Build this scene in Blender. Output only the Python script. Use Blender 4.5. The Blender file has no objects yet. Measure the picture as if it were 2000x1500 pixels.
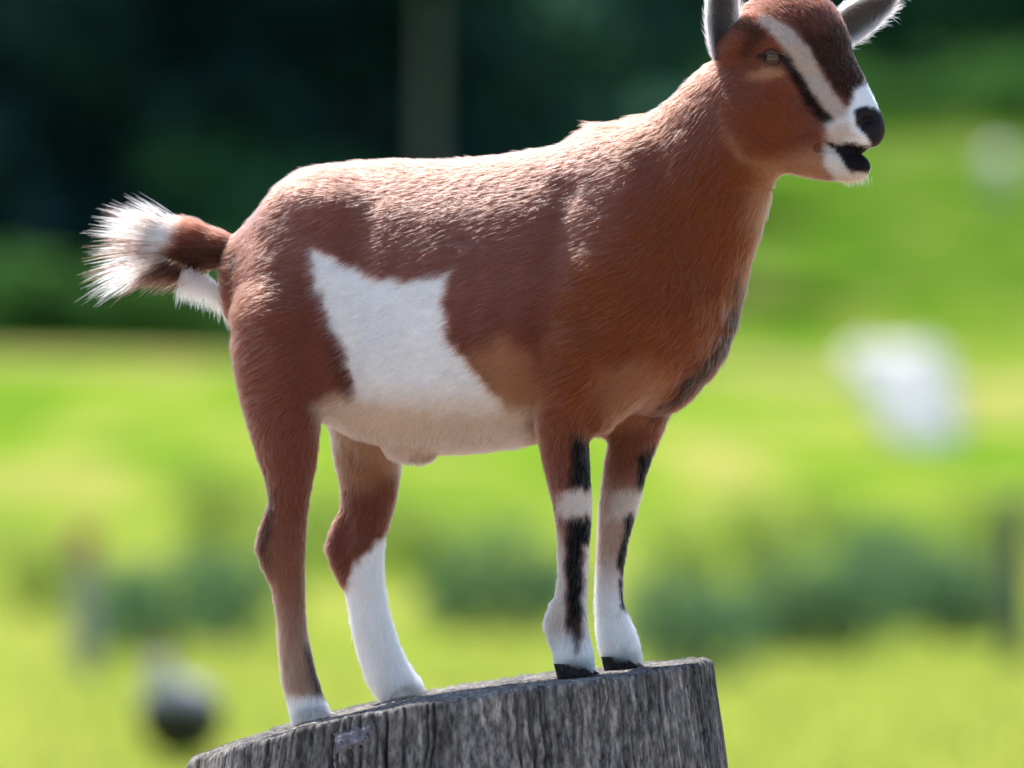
import bpy, bmesh, math, random
import numpy as np
from mathutils import Vector

random.seed(7)
RNG = np.random.default_rng(7)
sc = bpy.context.scene
R = math.radians

# ------------------------------------------------------------------ camera, sky, sun, exposure
ZC = 0.75                 # camera height, metres
S = 0.00045               # one modelling unit ("px") of the goat and stump, metres
cam_d = bpy.data.cameras.new('camera')
cam = bpy.data.objects.new('camera', cam_d)
sc.collection.objects.link(cam)
cam_d.sensor_width = 36.0
cam_d.lens = 36.0 * 6.0 / (2000 * S)
cam_d.clip_end = 3000
cam.location = (0, -6.0, ZC)
cam.rotation_euler = (R(90) + math.atan(250 * S / 6.0), 0, 0)
cam_d.dof.use_dof = True
cam_d.dof.focus_distance = 5.93
cam_d.dof.aperture_fstop = (cam_d.lens / 1000.0) / 0.057
sc.camera = cam

SUN_EL, SUN_AZ = R(60), R(-33)      # azimuth from +Y (behind the goat), negative = to the left
world = bpy.data.worlds.new('World')
sc.world = world
world.use_nodes = True
nt = world.node_tree
bg = nt.nodes['Background']
sky = nt.nodes.new('ShaderNodeTexSky')
sky.sky_type = 'NISHITA'
sky.sun_disc = False
sky.sun_elevation = SUN_EL
sky.sun_rotation = SUN_AZ
nt.links.new(sky.outputs[0], bg.inputs[0])
bg.inputs[1].default_value = 0.125
sun_d = bpy.data.lights.new('sun', 'SUN')
sun = bpy.data.objects.new('sun', sun_d)
sc.collection.objects.link(sun)
sun_d.energy = 4.3
sun_d.angle = R(0.5)
sun_d.color = (1.0, 0.95, 0.87)
sdir = Vector((math.sin(SUN_AZ) * math.cos(SUN_EL), math.cos(SUN_AZ) * math.cos(SUN_EL), math.sin(SUN_EL)))
sun.rotation_euler = sdir.to_track_quat('Z', 'Y').to_euler()
sun.location = (0, 0, 30)
sc.view_settings.view_transform = 'Standard'
sc.view_settings.look = 'None'
sc.view_settings.gamma = 1
sc.view_settings.use_curve_mapping = False
sc.view_settings.exposure = 1.1
sc.render.engine = 'CYCLES'
sc.cycles.use_denoising = True
sc.cycles.max_bounces = 10
sc.cycles.transparent_max_bounces = 16

# ------------------------------------------------------------------ helpers
COL = sc.collection


def tag(o, label=None, cat=None, group=None, kind=None):
    for k, v in (('label', label), ('category', cat), ('group', group), ('kind', kind)):
        if v:
            o[k] = v
    return o


def empty(name, loc, rz=0.0):
    o = bpy.data.objects.new(name, None)
    o.location = loc
    o.rotation_euler = (0, 0, rz)
    o.empty_display_size = 0.1
    COL.objects.link(o)
    return o


def mesh_obj(name, verts, faces, mat, parent=None, smooth=True):
    me = bpy.data.meshes.new(name)
    me.from_pydata([tuple(v) for v in verts] if not isinstance(verts, np.ndarray) else verts.tolist(), [],
                   faces if not isinstance(faces, np.ndarray) else faces.tolist())
    me.materials.append(mat)
    me.polygons.foreach_set('use_smooth', np.full(len(me.polygons), smooth, dtype=bool))
    me.update()
    o = bpy.data.objects.new(name, me)
    COL.objects.link(o)
    if parent:
        o.parent = parent
    return o


def copy_tree(o, parent=None):
    c = o.copy()
    COL.objects.link(c)
    if parent:
        c.parent = parent
    for ch in list(o.children):
        copy_tree(ch, c)
    return c


def mat_new(name):
    m = bpy.data.materials.new(name)
    m.use_nodes = True
    t = m.node_tree
    b = t.nodes['Principled BSDF']
    return m, t, b


def node(t, typ, **kw):
    n = t.nodes.new(typ)
    for k, v in kw.items():
        setattr(n, k, v)
    return n


def ramp(t, src, stops):
    r = t.nodes.new('ShaderNodeValToRGB')
    e = r.color_ramp.elements
    while len(e) < len(stops):
        e.new(0.5)
    for i, (p, c) in enumerate(stops):
        e[i].position = p
        e[i].color = (c[0], c[1], c[2], 1)
    t.links.new(src, r.inputs[0])
    return r


def noise(t, scale, detail=4, rough=0.55, vec=None, stretch=None):
    n = t.nodes.new('ShaderNodeTexNoise')
    n.inputs['Scale'].default_value = scale
    n.inputs['Detail'].default_value = detail
    n.inputs['Roughness'].default_value = rough
    if vec is not None:
        if stretch:
            mp = t.nodes.new('ShaderNodeMapping')
            mp.inputs['Scale'].default_value = stretch
            t.links.new(vec, mp.inputs[0])
            t.links.new(mp.outputs[0], n.inputs['Vector'])
        else:
            t.links.new(vec, n.inputs['Vector'])
    return n


def plain_mat(name, c1, c2, scale=20.0, rough=0.7, bump=0.0, spec=0.3, stretch=None):
    m, t, b = mat_new(name)
    tc = node(t, 'ShaderNodeTexCoord')
    n = noise(t, scale, 5, 0.6, tc.outputs['Object'], stretch)
    r = ramp(t, n.outputs[0], [(0.3, c1), (0.7, c2)])
    t.links.new(r.outputs[0], b.inputs['Base Color'])
    b.inputs['Roughness'].default_value = rough
    b.inputs['Specular IOR Level'].default_value = spec
    if bump:
        bp = node(t, 'ShaderNodeBump')
        bp.inputs['Strength'].default_value = bump
        bp.inputs['Distance'].default_value = 0.01
        t.links.new(n.outputs[0], bp.inputs['Height'])
        t.links.new(bp.outputs[0], b.inputs['Normal'])
    return m


def leaf_mat(name, c1, c2, trans=0.35, scale=1.5):
    """two-sided leaf: diffuse + translucent, colour varied by noise"""
    m, t, b = mat_new(name)
    out = t.nodes['Material Output']
    t.nodes.remove(b)
    tc = node(t, 'ShaderNodeTexCoord')
    n = noise(t, scale, 3, 0.6, tc.outputs['Object'])
    r = ramp(t, n.outputs[0], [(0.32, c1), (0.68, c2)])
    d = node(t, 'ShaderNodeBsdfDiffuse')
    tr = node(t, 'ShaderNodeBsdfTranslucent')
    mx = node(t, 'ShaderNodeMixShader')
    mx.inputs[0].default_value = trans
    t.links.new(r.outputs[0], d.inputs[0])
    t.links.new(r.outputs[0], tr.inputs[0])
    t.links.new(d.outputs[0], mx.inputs[1])
    t.links.new(tr.outputs[0], mx.inputs[2])
    t.links.new(mx.outputs[0], out.inputs[0])
    return m


def _hash(i, j, k, seed):
    h = (i * 374761393 + j * 668265263 + k * 2147483647 + seed * 1274126177) & 0xffffffff
    h = ((h ^ (h >> 13)) * 1274126177) & 0xffffffff
    return ((h ^ (h >> 16)) & 0xffff) / 65535.0


def vnoise(P, seed=0):
    """value noise in [-1,1] for an (n,3) array"""
    P = np.asarray(P, float)
    I = np.floor(P).astype(np.int64)
    F = P - I
    F = F * F * (3 - 2 * F)
    r = 0
    for a in (0, 1):
        for b in (0, 1):
            for c in (0, 1):
                w = (F[:, 0] if a else 1 - F[:, 0]) * (F[:, 1] if b else 1 - F[:, 1]) * (F[:, 2] if c else 1 - F[:, 2])
                r = r + w * _hash(I[:, 0] + a, I[:, 1] + b, I[:, 2] + c, seed)
    return r * 2 - 1


def fbm(P, seed=0, octaves=4):
    r, a = 0, 1.0
    P = np.asarray(P, float)
    for o in range(octaves):
        r = r + a * vnoise(P * 2 ** o, seed + o)
        a *= 0.5
    return r / 1.9


def sstep(x, a, b):
    t = np.clip((x - a) / (b - a), 0, 1)
    return t * t * (3 - 2 * t)


# ------------------------------------------------------------------ terrain
def terrain(x, y):
    D = np.asarray(y, float) + 6.0
    x = np.asarray(x, float)
    z = np.interp(D, [-400, 36, 45, 60, 90, 120, 150, 200, 300, 700, 1500],
                  [0, 0, 0.30, 1.33, 3.10, 5.9, 9.4, 15.5, 30, 75, 90])
    u = 0.10 * np.sin(x * 0.21 + y * 0.05) * sstep(D, 30, 60) + 0.35 * np.sin(x * 0.045 + 1.3) * np.cos(y * 0.04) * sstep(D, 60, 120)
    return z + u


def build_ground():
    xs = np.concatenate([-np.geomspace(600, 14, 40), np.linspace(-12, 12, 97), np.geomspace(14, 600, 40)])
    ys = np.concatenate([np.linspace(-120, -10, 12), np.linspace(-6, 160, 260), np.geomspace(165, 1200, 40)])
    X, Y = np.meshgrid(xs, ys)
    Z = terrain(X, Y)
    V = np.stack([X.ravel(), Y.ravel(), Z.ravel()], 1)
    nx, ny = len(xs), len(ys)
    i, j = np.meshgrid(np.arange(nx - 1), np.arange(ny - 1))
    a = (j * nx + i).ravel()
    F = np.stack([a, a + 1, a + 1 + nx, a + nx], 1)
    m, t, b = mat_new('meadow')
    geo = node(t, 'ShaderNodeNewGeometry')
    n1 = noise(t, 0.45, 3, 0.5, geo.outputs['Position'])
    n2 = noise(t, 0.9, 3, 0.5, geo.outputs['Position'], (1.0, 0.22, 1.0))
    mixn = node(t, 'ShaderNodeMath', operation='ADD')
    t.links.new(n1.outputs[0], mixn.inputs[0])
    t.links.new(n2.outputs[0], mixn.inputs[1])
    half = node(t, 'ShaderNodeMath', operation='MULTIPLY')
    half.inputs[1].default_value = 0.5
    t.links.new(mixn.outputs[0], half.inputs[0])
    r = ramp(t, half.outputs[0], [(0.40, (0.075, 0.165, 0.014)), (0.48, (0.130, 0.220, 0.018)),
                                 (0.53, (0.190, 0.245, 0.032)), (0.60, (0.28, 0.27, 0.075))])
    # yellow, drier grass on the near flat ground and a bare earth track across the slope
    sep = node(t, 'ShaderNodeSeparateXYZ')
    t.links.new(geo.outputs['Position'], sep.inputs[0])
    dry = node(t, 'ShaderNodeMapRange')
    dry.inputs['From Min'].default_value = 50
    dry.inputs['From Max'].default_value = 24
    t.links.new(sep.outputs[1], dry.inputs['Value'])
    mx = node(t, 'ShaderNodeMix', data_type='RGBA')
    f = node(t, 'ShaderNodeMath', operation='MULTIPLY')
    f.inputs[1].default_value = 0.8
    t.links.new(dry.outputs[0], f.inputs[0])
    t.links.new(f.outputs[0], mx.inputs['Factor'])
    t.links.new(r.outputs[0], mx.inputs['A'])
    mx.inputs['B'].default_value = (0.265, 0.295, 0.055, 1)
    # wooded hillside: litter and undergrowth colour beyond the field edge
    t.links.new(mx.outputs['Result'], b.inputs['Base Color'])
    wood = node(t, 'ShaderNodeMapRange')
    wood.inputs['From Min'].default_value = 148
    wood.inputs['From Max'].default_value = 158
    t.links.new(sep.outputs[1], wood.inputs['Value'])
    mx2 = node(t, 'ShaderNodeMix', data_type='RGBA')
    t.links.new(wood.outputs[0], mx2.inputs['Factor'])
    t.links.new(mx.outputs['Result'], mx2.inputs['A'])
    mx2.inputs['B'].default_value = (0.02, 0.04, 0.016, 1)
    # lusher, darker grass high on the slope
    hi = node(t, 'ShaderNodeMapRange')
    hi.inputs['From Min'].default_value = 72
    hi.inputs['From Max'].default_value = 98
    t.links.new(sep.outputs[1], hi.inputs['Value'])
    mxh = node(t, 'ShaderNodeMix', data_type='RGBA', blend_type='MULTIPLY')
    t.links.new(hi.outputs[0], mxh.inputs['Factor'])
    t.links.new(mx.outputs['Result'], mxh.inputs['A'])
    mxh.inputs['B'].default_value = (0.44, 0.58, 0.55, 1)
    t.links.new(mxh.outputs['Result'], mx2.inputs['A'])
    # ragged dry earth round the stump, out of view, added for warm bounce
    ln = node(t, 'ShaderNodeVectorMath', operation='LENGTH')
    t.links.new(geo.outputs['Position'], ln.inputs[0])
    rag = node(t, 'ShaderNodeMath', operation='MULTIPLY_ADD')
    rag.inputs[1].default_value = 5.0
    t.links.new(n1.outputs[0], rag.inputs[0])
    t.links.new(ln.outputs['Value'], rag.inputs[2])
    ea = node(t, 'ShaderNodeMapRange')
    ea.inputs['From Min'].default_value = 14.5
    ea.inputs['From Max'].default_value = 12.5
    t.links.new(rag.outputs[0], ea.inputs['Value'])
    mx3 = node(t, 'ShaderNodeMix', data_type='RGBA')
    t.links.new(ea.outputs[0], mx3.inputs['Factor'])
    t.links.new(mx2.outputs['Result'], mx3.inputs['A'])
    er = ramp(t, n2.outputs[0], [(0.35, (0.17, 0.125, 0.105)), (0.65, (0.30, 0.235, 0.20))])
    t.links.new(er.outputs[0], mx3.inputs['B'])
    t.links.new(mx3.outputs['Result'], b.inputs['Base Color'])
    b.inputs['Roughness'].default_value = 1.0
    b.inputs['Specular IOR Level'].default_value = 0.0
    o = mesh_obj('ground', V, F, m)
    tag(o, kind='structure')


build_ground()


def build_track():
    """bare earth track across the slope, laid just above the grass"""
    m = plain_mat('track_earth', (0.25, 0.225, 0.085), (0.34, 0.29, 0.13), 1.2, 1.0, 0.3, 0.0)
    xs = np.linspace(-60, 60, 241)
    V, F = [], []
    for i, x in enumerate(xs):
        yc = 77.0 + 0.05 * x + 0.8 * math.sin(x * 0.13) - 17 * float(sstep(np.array([x]), 2.5, 8.0)[0])
        for k, w in enumerate(np.linspace(-1, 1, 7)):
            y = yc + w * (1.5 + 1.5 * float(sstep(np.array([x]), 2.5, 6.0)[0]) + 0.25 * math.sin(x * 0.7 + w))
            V.append((x, y, float(terrain(x, y)) + 0.02 * (1 - w * w) + 0.012))
    for i in range(len(xs) - 1):
        for k in range(6):
            a = i * 7 + k
            F.append((a, a + 7, a + 8, a + 1))
    tag(mesh_obj('path', V, F, m), kind='structure')


build_track()


def wpt(px, D):
    """world x,y for a place px across the view at distance D from the camera; z from the terrain"""
    x = (px - 1000) * S / 6.0 * D
    y = D - 6.0
    return x, y, float(terrain(x, y))


# ------------------------------------------------------------------ grass on the near ground (one mass)
def build_grass():
    n = 36000
    D = 15 + 40 * RNG.random(n) ** 1.3
    x = (RNG.random(n) - 0.5) * (6 + D * 0.22)
    y = D - 6
    z = terrain(x, y) - 0.005
    h = 0.03 + 0.05 * RNG.random(n)
    az = RNG.random(n) * 2 * np.pi
    lean = 0.5 * RNG.random(n)
    w = 0.006 + 0.006 * RNG.random(n)
    dx, dy = np.cos(az), np.sin(az)
    V = np.empty((n, 4, 3))
    V[:, 0] = np.stack([x - dy * w, y + dx * w, z], 1)
    V[:, 1] = np.stack([x + dy * w, y - dx * w, z], 1)
    V[:, 2] = np.stack([x + dx * lean * h * 0.45 + dy * w * .7, y + dy * lean * h * 0.45 - dx * w * .7, z + h * 0.6], 1)
    V[:, 3] = np.stack([x + dx * lean * h * 1.2, y + dy * lean * h * 1.2, z + h], 1)
    F = []
    b = np.arange(n) * 4
    F = np.concatenate([np.stack([b, b + 1, b + 2], 1), np.stack([b, b + 2, b + 3], 1)])
    o = mesh_obj('grass', V.reshape(-1, 3), F, leaf_mat('grass_blade', (0.26, 0.35, 0.05), (0.40, 0.43, 0.09), 0.5, 0.6))
    tag(o, kind='stuff')


build_grass()


# ------------------------------------------------------------------ trees, shrubs
def tube(path, radii, sides=8):
    P = [Vector(p) for p in path]
    V, F = [], []
    for i, p in enumerate(P):
        d = (P[min(i + 1, len(P) - 1)] - P[max(i - 1, 0)]).normalized()
        u = d.orthogonal().normalized()
        v = d.cross(u)
        for k in range(sides):
            a = 2 * math.pi * k / sides
            V.append(p + (u * math.cos(a) + v * math.sin(a)) * radii[i])
    for i in range(len(P) - 1):
        for k in range(sides):
            a, b2 = i * sides + k, i * sides + (k + 1) % sides
            F.append((a, b2, b2 + sides, a + sides))
    n0 = len(V)
    V.append(P[-1])
    for k in range(sides):
        F.append(((len(P) - 1) * sides + k, (len(P) - 1) * sides + (k + 1) % sides, n0))
    return V, F


def join(parts):
    V, F = [], []
    for v, f in parts:
        o = len(V)
        V += [tuple(p) for p in v]
        F += [tuple(i + o for i in q) for q in f]
    return V, F


def leaf_cloud(rng, blobs, n, size):
    """leaf-sized bent quads spread through a set of ellipsoid clumps; returns verts, faces"""
    blobs = np.array(blobs, float)          # cx cy cz rx ry rz
    vol = blobs[:, 3] * blobs[:, 4] * blobs[:, 5]
    pick = rng.choice(len(blobs), n, p=vol ** 0.67 / (vol ** 0.67).sum())
    d = rng.normal(size=(n, 3))
    d /= np.linalg.norm(d, axis=1)[:, None]
    rad = 0.45 + 0.55 * rng.random(n) ** 0.5
    c = blobs[pick, :3] + d * blobs[pick, 3:] * rad[:, None]
    nrm = d + rng.normal(size=(n, 3)) * 0.7
    nrm /= np.linalg.norm(nrm, axis=1)[:, None]
    u = np.cross(nrm, rng.normal(size=(n, 3)))
    u /= np.linalg.norm(u, axis=1)[:, None]
    v = np.cross(nrm, u)
    s = (size * (0.6 + 0.8 * rng.random(n)))[:, None]
    V = np.stack([c - u * s, c - v * s * 0.5 + nrm * s * .1, c + u * s, c + v * s * 0.5 + nrm * s * .1], 1)
    b = np.arange(n) * 4
    return V.reshape(-1, 3), np.stack([b, b + 1, b + 2, b + 3], 1)


bark = plain_mat('bark', (0.05, 0.04, 0.03), (0.11, 0.09, 0.07), 6, 0.9, 0.5, 0.2, (1, 1, 0.2))
birch_bark = plain_mat('pale_bark', (0.07, 0.085, 0.08), (0.14, 0.15, 0.14), 5, 0.9, 0.3, 0.2, (1, 1, 3))
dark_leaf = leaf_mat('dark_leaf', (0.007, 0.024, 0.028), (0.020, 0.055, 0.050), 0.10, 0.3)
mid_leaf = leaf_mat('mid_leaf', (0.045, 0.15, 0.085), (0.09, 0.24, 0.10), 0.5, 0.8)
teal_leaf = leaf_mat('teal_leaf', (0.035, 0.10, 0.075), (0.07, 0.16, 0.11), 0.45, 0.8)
fern_leaf = leaf_mat('fern_leaf', (0.06, 0.17, 0.05), (0.12, 0.26, 0.06), 0.5, 0.8)
shrub_leaf = leaf_mat('shrub_leaf', (0.06, 0.15, 0.085), (0.19, 0.30, 0.13), 0.42, 1.1)
weed_leaf = leaf_mat('weed_leaf', (0.22, 0.34, 0.06), (0.40, 0.48, 0.12), 0.5, 3)


def make_tree(name, label, cat, group, seed, h, rad, bot, leafm, barkm, n, size, trunk_r):
    rng = np.random.default_rng(seed)
    root = empty(name, (0, 0, 0))
    tag(root, label, cat, group)
    parts = []
    bend = rng.normal(size=2) * 0.25
    path = [(bend[0] * t * t, bend[1] * t * t, h * 0.92 * t - 0.3 * (t == 0)) for t in np.linspace(0, 1, 8)]
    parts.append(tube(path, [trunk_r * (1.25 if i == 0 else 1) * (1 - 0.85 * i / 7) for i in range(8)], 9))
    blobs = []
    nl = 13
    for i in range(nl):
        t = bot + (0.96 - bot) * (i + 0.5) / nl
        a = i * 2.4 + rng.random()
        reach = rad * (1.0 - 0.65 * t) * (0.75 + 0.5 * rng.random())
        p0 = Vector((bend[0] * t * t, bend[1] * t * t, h * 0.92 * t))
        p1 = p0 + Vector((math.cos(a) * reach, math.sin(a) * reach, h * 0.05 + 0.1 * reach))
        mid = (p0 + p1) / 2 + Vector((0, 0, 0.08 * reach))
        r0 = trunk_r * 0.4 * (1.1 - t)
        parts.append(tube([p0, mid, p1], [r0, r0 * 0.7, r0 * 0.3], 5))
        k = rad * (0.45 - 0.18 * t)
        blobs.append((p1.x * .85 + p0.x * .15, p1.y * .85 + p0.y * .15, p1.z, k * 1.15, k * 1.15, k * 0.8))
        blobs.append((p0.x * .55 + p1.x * .45, p0.y * .55 + p1.y * .45, p0.z + .2, k, k, k * .9))
    V, F = join(parts)
    mesh_obj('trunk', V, F, barkm, root)
    V, F = leaf_cloud(rng, blobs, n, size)
    mesh_obj('crown', V, F, leafm, root, smooth=False)
    return root


def make_shrub(name, label, cat, group, seed, h, w, leafm, n, size, stems=7):
    rng = np.random.default_rng(seed)
    root = empty(name, (0, 0, 0))
    tag(root, label, cat, group)
    parts, blobs = [], []
    for i in range(stems):
        a = 2 * math.pi * i / stems + rng.random() * 0.6
        rr = w * (0.2 + 0.35 * rng.random())
        hh = h * (0.55 + 0.3 * rng.random())
        p1 = (math.cos(a) * rr, math.sin(a) * rr, hh)
        parts.append(tube([(math.cos(a) * .03, math.sin(a) * .03, -0.03), (p1[0] * .45, p1[1] * .45, hh * .55), p1],
                          [0.012, 0.009, 0.004], 5))
        k = w * (0.22 + 0.1 * rng.random())
        blobs.append((p1[0], p1[1], hh * 0.95, k, k, h * 0.2))
        blobs.append((p1[0] * .9, p1[1] * .9, hh * 0.5, k * 1.1, k * 1.1, h * 0.28))
    V, F = join(parts)
    mesh_obj('stem', V, F, bark, root)
    V, F = leaf_cloud(rng, blobs, n, size)
    mesh_obj('foliage', V, F, leafm, root, smooth=False)
    return root


def spread(protos, spots, rng, smin=0.85, smax=1.2, labels=None):
    for i, (px, D) in enumerate(spots):
        p = protos[i % len(protos)]
        o = p if i < len(protos) else copy_tree(p)
        o.location = wpt(px, D)
        o.rotation_euler = (0, 0, rng.random() * 6.28)
        k = smin + (smax - smin) * rng.random()
        o.scale = (k, k, k)
        if labels:
            o['label'] = labels[i]


rng = np.random.default_rng(21)
# dark wood close on the left, behind the field edge at about 88-110 m
L_dark = 'dark shaded tree in the wood at the top of the left field'
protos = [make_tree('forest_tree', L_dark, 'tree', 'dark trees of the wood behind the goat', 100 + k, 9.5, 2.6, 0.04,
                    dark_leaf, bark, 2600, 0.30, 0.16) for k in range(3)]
spots = []
for D, lo, hi, st in ((92, -150, 720, 165), (98, -300, 760, 190), (106, -250, 820, 200), (118, -300, 900, 210)):
    for px in np.arange(lo, hi, st):
        spots.append((px + rng.normal() * 25, D + rng.normal() * 1.5))
spread(protos, spots, rng)
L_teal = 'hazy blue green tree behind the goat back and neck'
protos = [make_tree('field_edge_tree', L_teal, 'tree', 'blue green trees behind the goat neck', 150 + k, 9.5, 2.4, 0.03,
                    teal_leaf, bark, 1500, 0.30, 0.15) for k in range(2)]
spots = []
for D, lo, hi, st in ((99, 800, 1100, 150), (110, 760, 1130, 150), (124, 820, 1190, 170)):
    for px in np.arange(lo, hi, st):
        spots.append((px + rng.normal() * 25, D + rng.normal() * 1.5))
spread(protos, spots, rng)
# greener trees at the far edge of the field on the right, 155-185 m
L_mid = 'green tree standing along the far edge of the right field'
protos = [make_tree('field_edge_tree', L_mid, 'tree', 'green trees along the far field edge', 200 + k, 9.0, 3.0, 0.03,
                    mid_leaf, bark, 1500, 0.34, 0.18) for k in range(3)]
spots = []
for D, lo, hi, st in ((152, 950, 2150, 150), (160, 850, 2250, 150), (172, 800, 2300, 160)):
    for px in np.arange(lo, hi, st):
        spots.append((px + rng.normal() * 20, D + rng.normal() * 2))
spread(protos, spots, rng)
# three pale trunks
pale = make_tree('birch_tree', 'pale barked tree at the wood edge above the goat back', 'tree', None, 301, 9, 1.5, 0.55,
                 dark_leaf, birch_bark, 1000, 0.25, 0.13)
pale.location = wpt(835, 86)
# far wood, one mass behind the rows
V, F = [], []
blobs = []
for k in range(760):
    D = 128 + 90 * rng.random() if rng.random() < .5 else 190 + 130 * rng.random()
    x = (rng.random() - 0.5) * (60 + D * 0.5)
    if k >= 420:                      # the wood goes on to either side of the view
        x = (14 + 60 * rng.random()) * (1 if k % 2 else -1)
        D = (98 if k % 2 == 0 else 150) + 60 * rng.random()
    if k < 420 and D < 185 and x > -1:
        D += 70
    z = float(terrain(x, D - 6))
    r = 3.2 + 2 * rng.random()
    blobs.append((x, D - 6, z + 2.5, r, r, 4.0))
    blobs.append((x, D - 6, z + 7.0, r * .7, r * .7, 3.6))
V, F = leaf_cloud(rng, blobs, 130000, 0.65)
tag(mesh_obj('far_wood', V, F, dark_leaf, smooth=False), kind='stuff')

# shrubs in the middle distance
L_sh = 'blue green shrub in the hedge line beyond the stump'
protos = [make_shrub('shrub', L_sh, 'shrub', 'shrubs in the hedge line behind the stump', 400 + k, 0.62, 0.62,
                     shrub_leaf, 620 + 130 * k, 0.035) for k in range(3)]
spots = [(235, 37), (330, 36), (455, 36), (870, 37), (960, 36.5), (1040, 37), (1290, 32), (1370, 31.5), (1440, 33),
         (1535, 35), (1620, 36), (1770, 39), (1840, 38), (1905, 39)]
SH = 'blue green shrub in the hedge line '
spread(protos, [(p_ + rng.normal() * 12, D_ + rng.normal() * 1.8) for p_, D_ in spots], rng, 0.6, 1.12, [SH + q for q in (
    'just right of the red topped post', 'midway between red topped post and hind leg', 'touching the near hind leg on its left',
    'right of the white stocking, nearest it', 'centre of the three between the legs', 'touching the near front leg on its left',
    'directly right of the far front knee', 'above the right corner of the stump', 'second clear of the stump corner', 'right of the dark gap past the stump',
    'below the white bag, left one', 'lower right, first of three before the dark post', 'lower right, middle of three before the dark post',
    'lower right, nearest the dark post')])
eshr = [make_shrub('edge_bush', 'low green bush at the foot of the dark wood, left of the goat rump', 'bush',
                   'low bushes along the foot of the wood', 450 + k, 1.3, 1.7, fern_leaf, 1400, 0.10) for k in range(2)]
spread(eshr, [(-20, 87), (70, 88), (160, 87), (255, 88), (345, 87), (440, 86), (520, 85)], rng, 0.7, 1.1)
big = [make_shrub('edge_bush', 'tall green bush before the dark wood just above the goat tail root', 'bush',
                  'tall bushes above the goat tail', 470, 3.0, 2.2, mid_leaf, 2200, 0.14)]
spread(big, [(430, 89), (520, 90)], rng, 0.9, 1.1)
fern = [make_shrub('bracken', 'waist high sunlit bracken below the trees, right of the goat head', 'plant',
                   'bracken along the far field edge', 480 + k, 1.7, 2.3, fern_leaf, 1100, 0.13) for k in range(2)]
spread(fern, [(px, 141 + 5 * (i % 3)) for i, px in enumerate(range(1330, 2120, 75))], rng, 0.7, 1.15)
L_wd = 'pale green clump of tall weeds on the sunny slope'
protos = [make_shrub('weed_clump', L_wd, 'plant', 'pale weed clumps around the hedge line', 500 + k, 0.55, 0.5,
                     weed_leaf, 600, 0.03) for k in range(2)]
spots = [(60, 40), (420, 47), (1340, 42), (1480, 45), (1600, 48), (1710, 42), (1950, 46), (560, 44), (820, 44), (690, 45)]
WD = 'pale green weed clump on the sunny slope '
spread(protos, spots, rng, 0.8, 1.3, [WD + q for q in (
    'at the far left edge', 'left of the goat near hind leg', 'right of the far front leg, nearest it', 'midway between front legs and white bag',
    'below and left of the white bag', 'straight below the white bag', 'by the right edge above the dark post', 'between the two hind legs',
    'under the belly right of the white stocking', 'in the gap just behind the hind legs')])

# ------------------------------------------------------------------ middle-distance objects
wood_grey = plain_mat('weathered_post', (0.22, 0.22, 0.21), (0.38, 0.37, 0.35), 14, 0.9, 0.4, 0.2, (1, 1, .15))
red_paint = plain_mat('red_cap', (0.26, 0.10, 0.08), (0.36, 0.15, 0.11), 20, 0.7, 0.1)


def lathe(profile, sides=28, center=(0, 0)):
    V, F = [], []
    for r, z in profile:
        for k in range(sides):
            a = 2 * math.pi * k / sides
            V.append((center[0] + r * math.cos(a), center[1] + r * math.sin(a), z))
    for i in range(len(profile) - 1):
        for k in range(sides):
            a, b = i * sides + k, i * sides + (k + 1) % sides
            F.append((a, b, b + sides, a + sides))
    F.append(tuple(range(sides))[::-1])
    n = (len(profile) - 1) * sides
    F.append(tuple(n + k for k in range(sides)))
    return V, F


def post(px, D, h, r, label, cap):
    root = empty('fence_post', wpt(px, D))
    tag(root, label, 'post')
    V, F = lathe([(r * 1.1, -0.1), (r * 1.05, h * .3), (r, h * .7), (r * .97, h - .02), (r * .85, h)], 14)
    mesh_obj('shaft', V, F, wood_grey, root)
    if cap:
        V, F = lathe([(r * 1.02, h - 0.13), (r * 1.06, h - .03), (r * .9, h + .012), (r * .3, h + .03)], 14)
        mesh_obj('cap', V, F, red_paint, root)


post(165, 31, 0.66, 0.06, 'grey wooden post with a reddish top left of the goat', True)
dark_post = plain_mat('dark_post', (0.07, 0.09, 0.08), (0.13, 0.15, 0.13), 14, 0.9, 0.4, 0.2, (1, 1, .15))
root = empty('fence_post', wpt(1985, 33))
tag(root, 'dark green stained post at the right edge of the view', 'post')
V, F = lathe([(.068, -0.1), (.065, .3), (.06, .6), (.058, .78), (.05, .80)], 14)
mesh_obj('shaft', V, F, dark_post, root)

# white bulk bag on the slope
white_fabric = plain_mat('white_woven_fabric', (0.66, 0.62, 0.60), (0.72, 0.68, 0.66), 9, 0.85, 0.15, 0.2)


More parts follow.
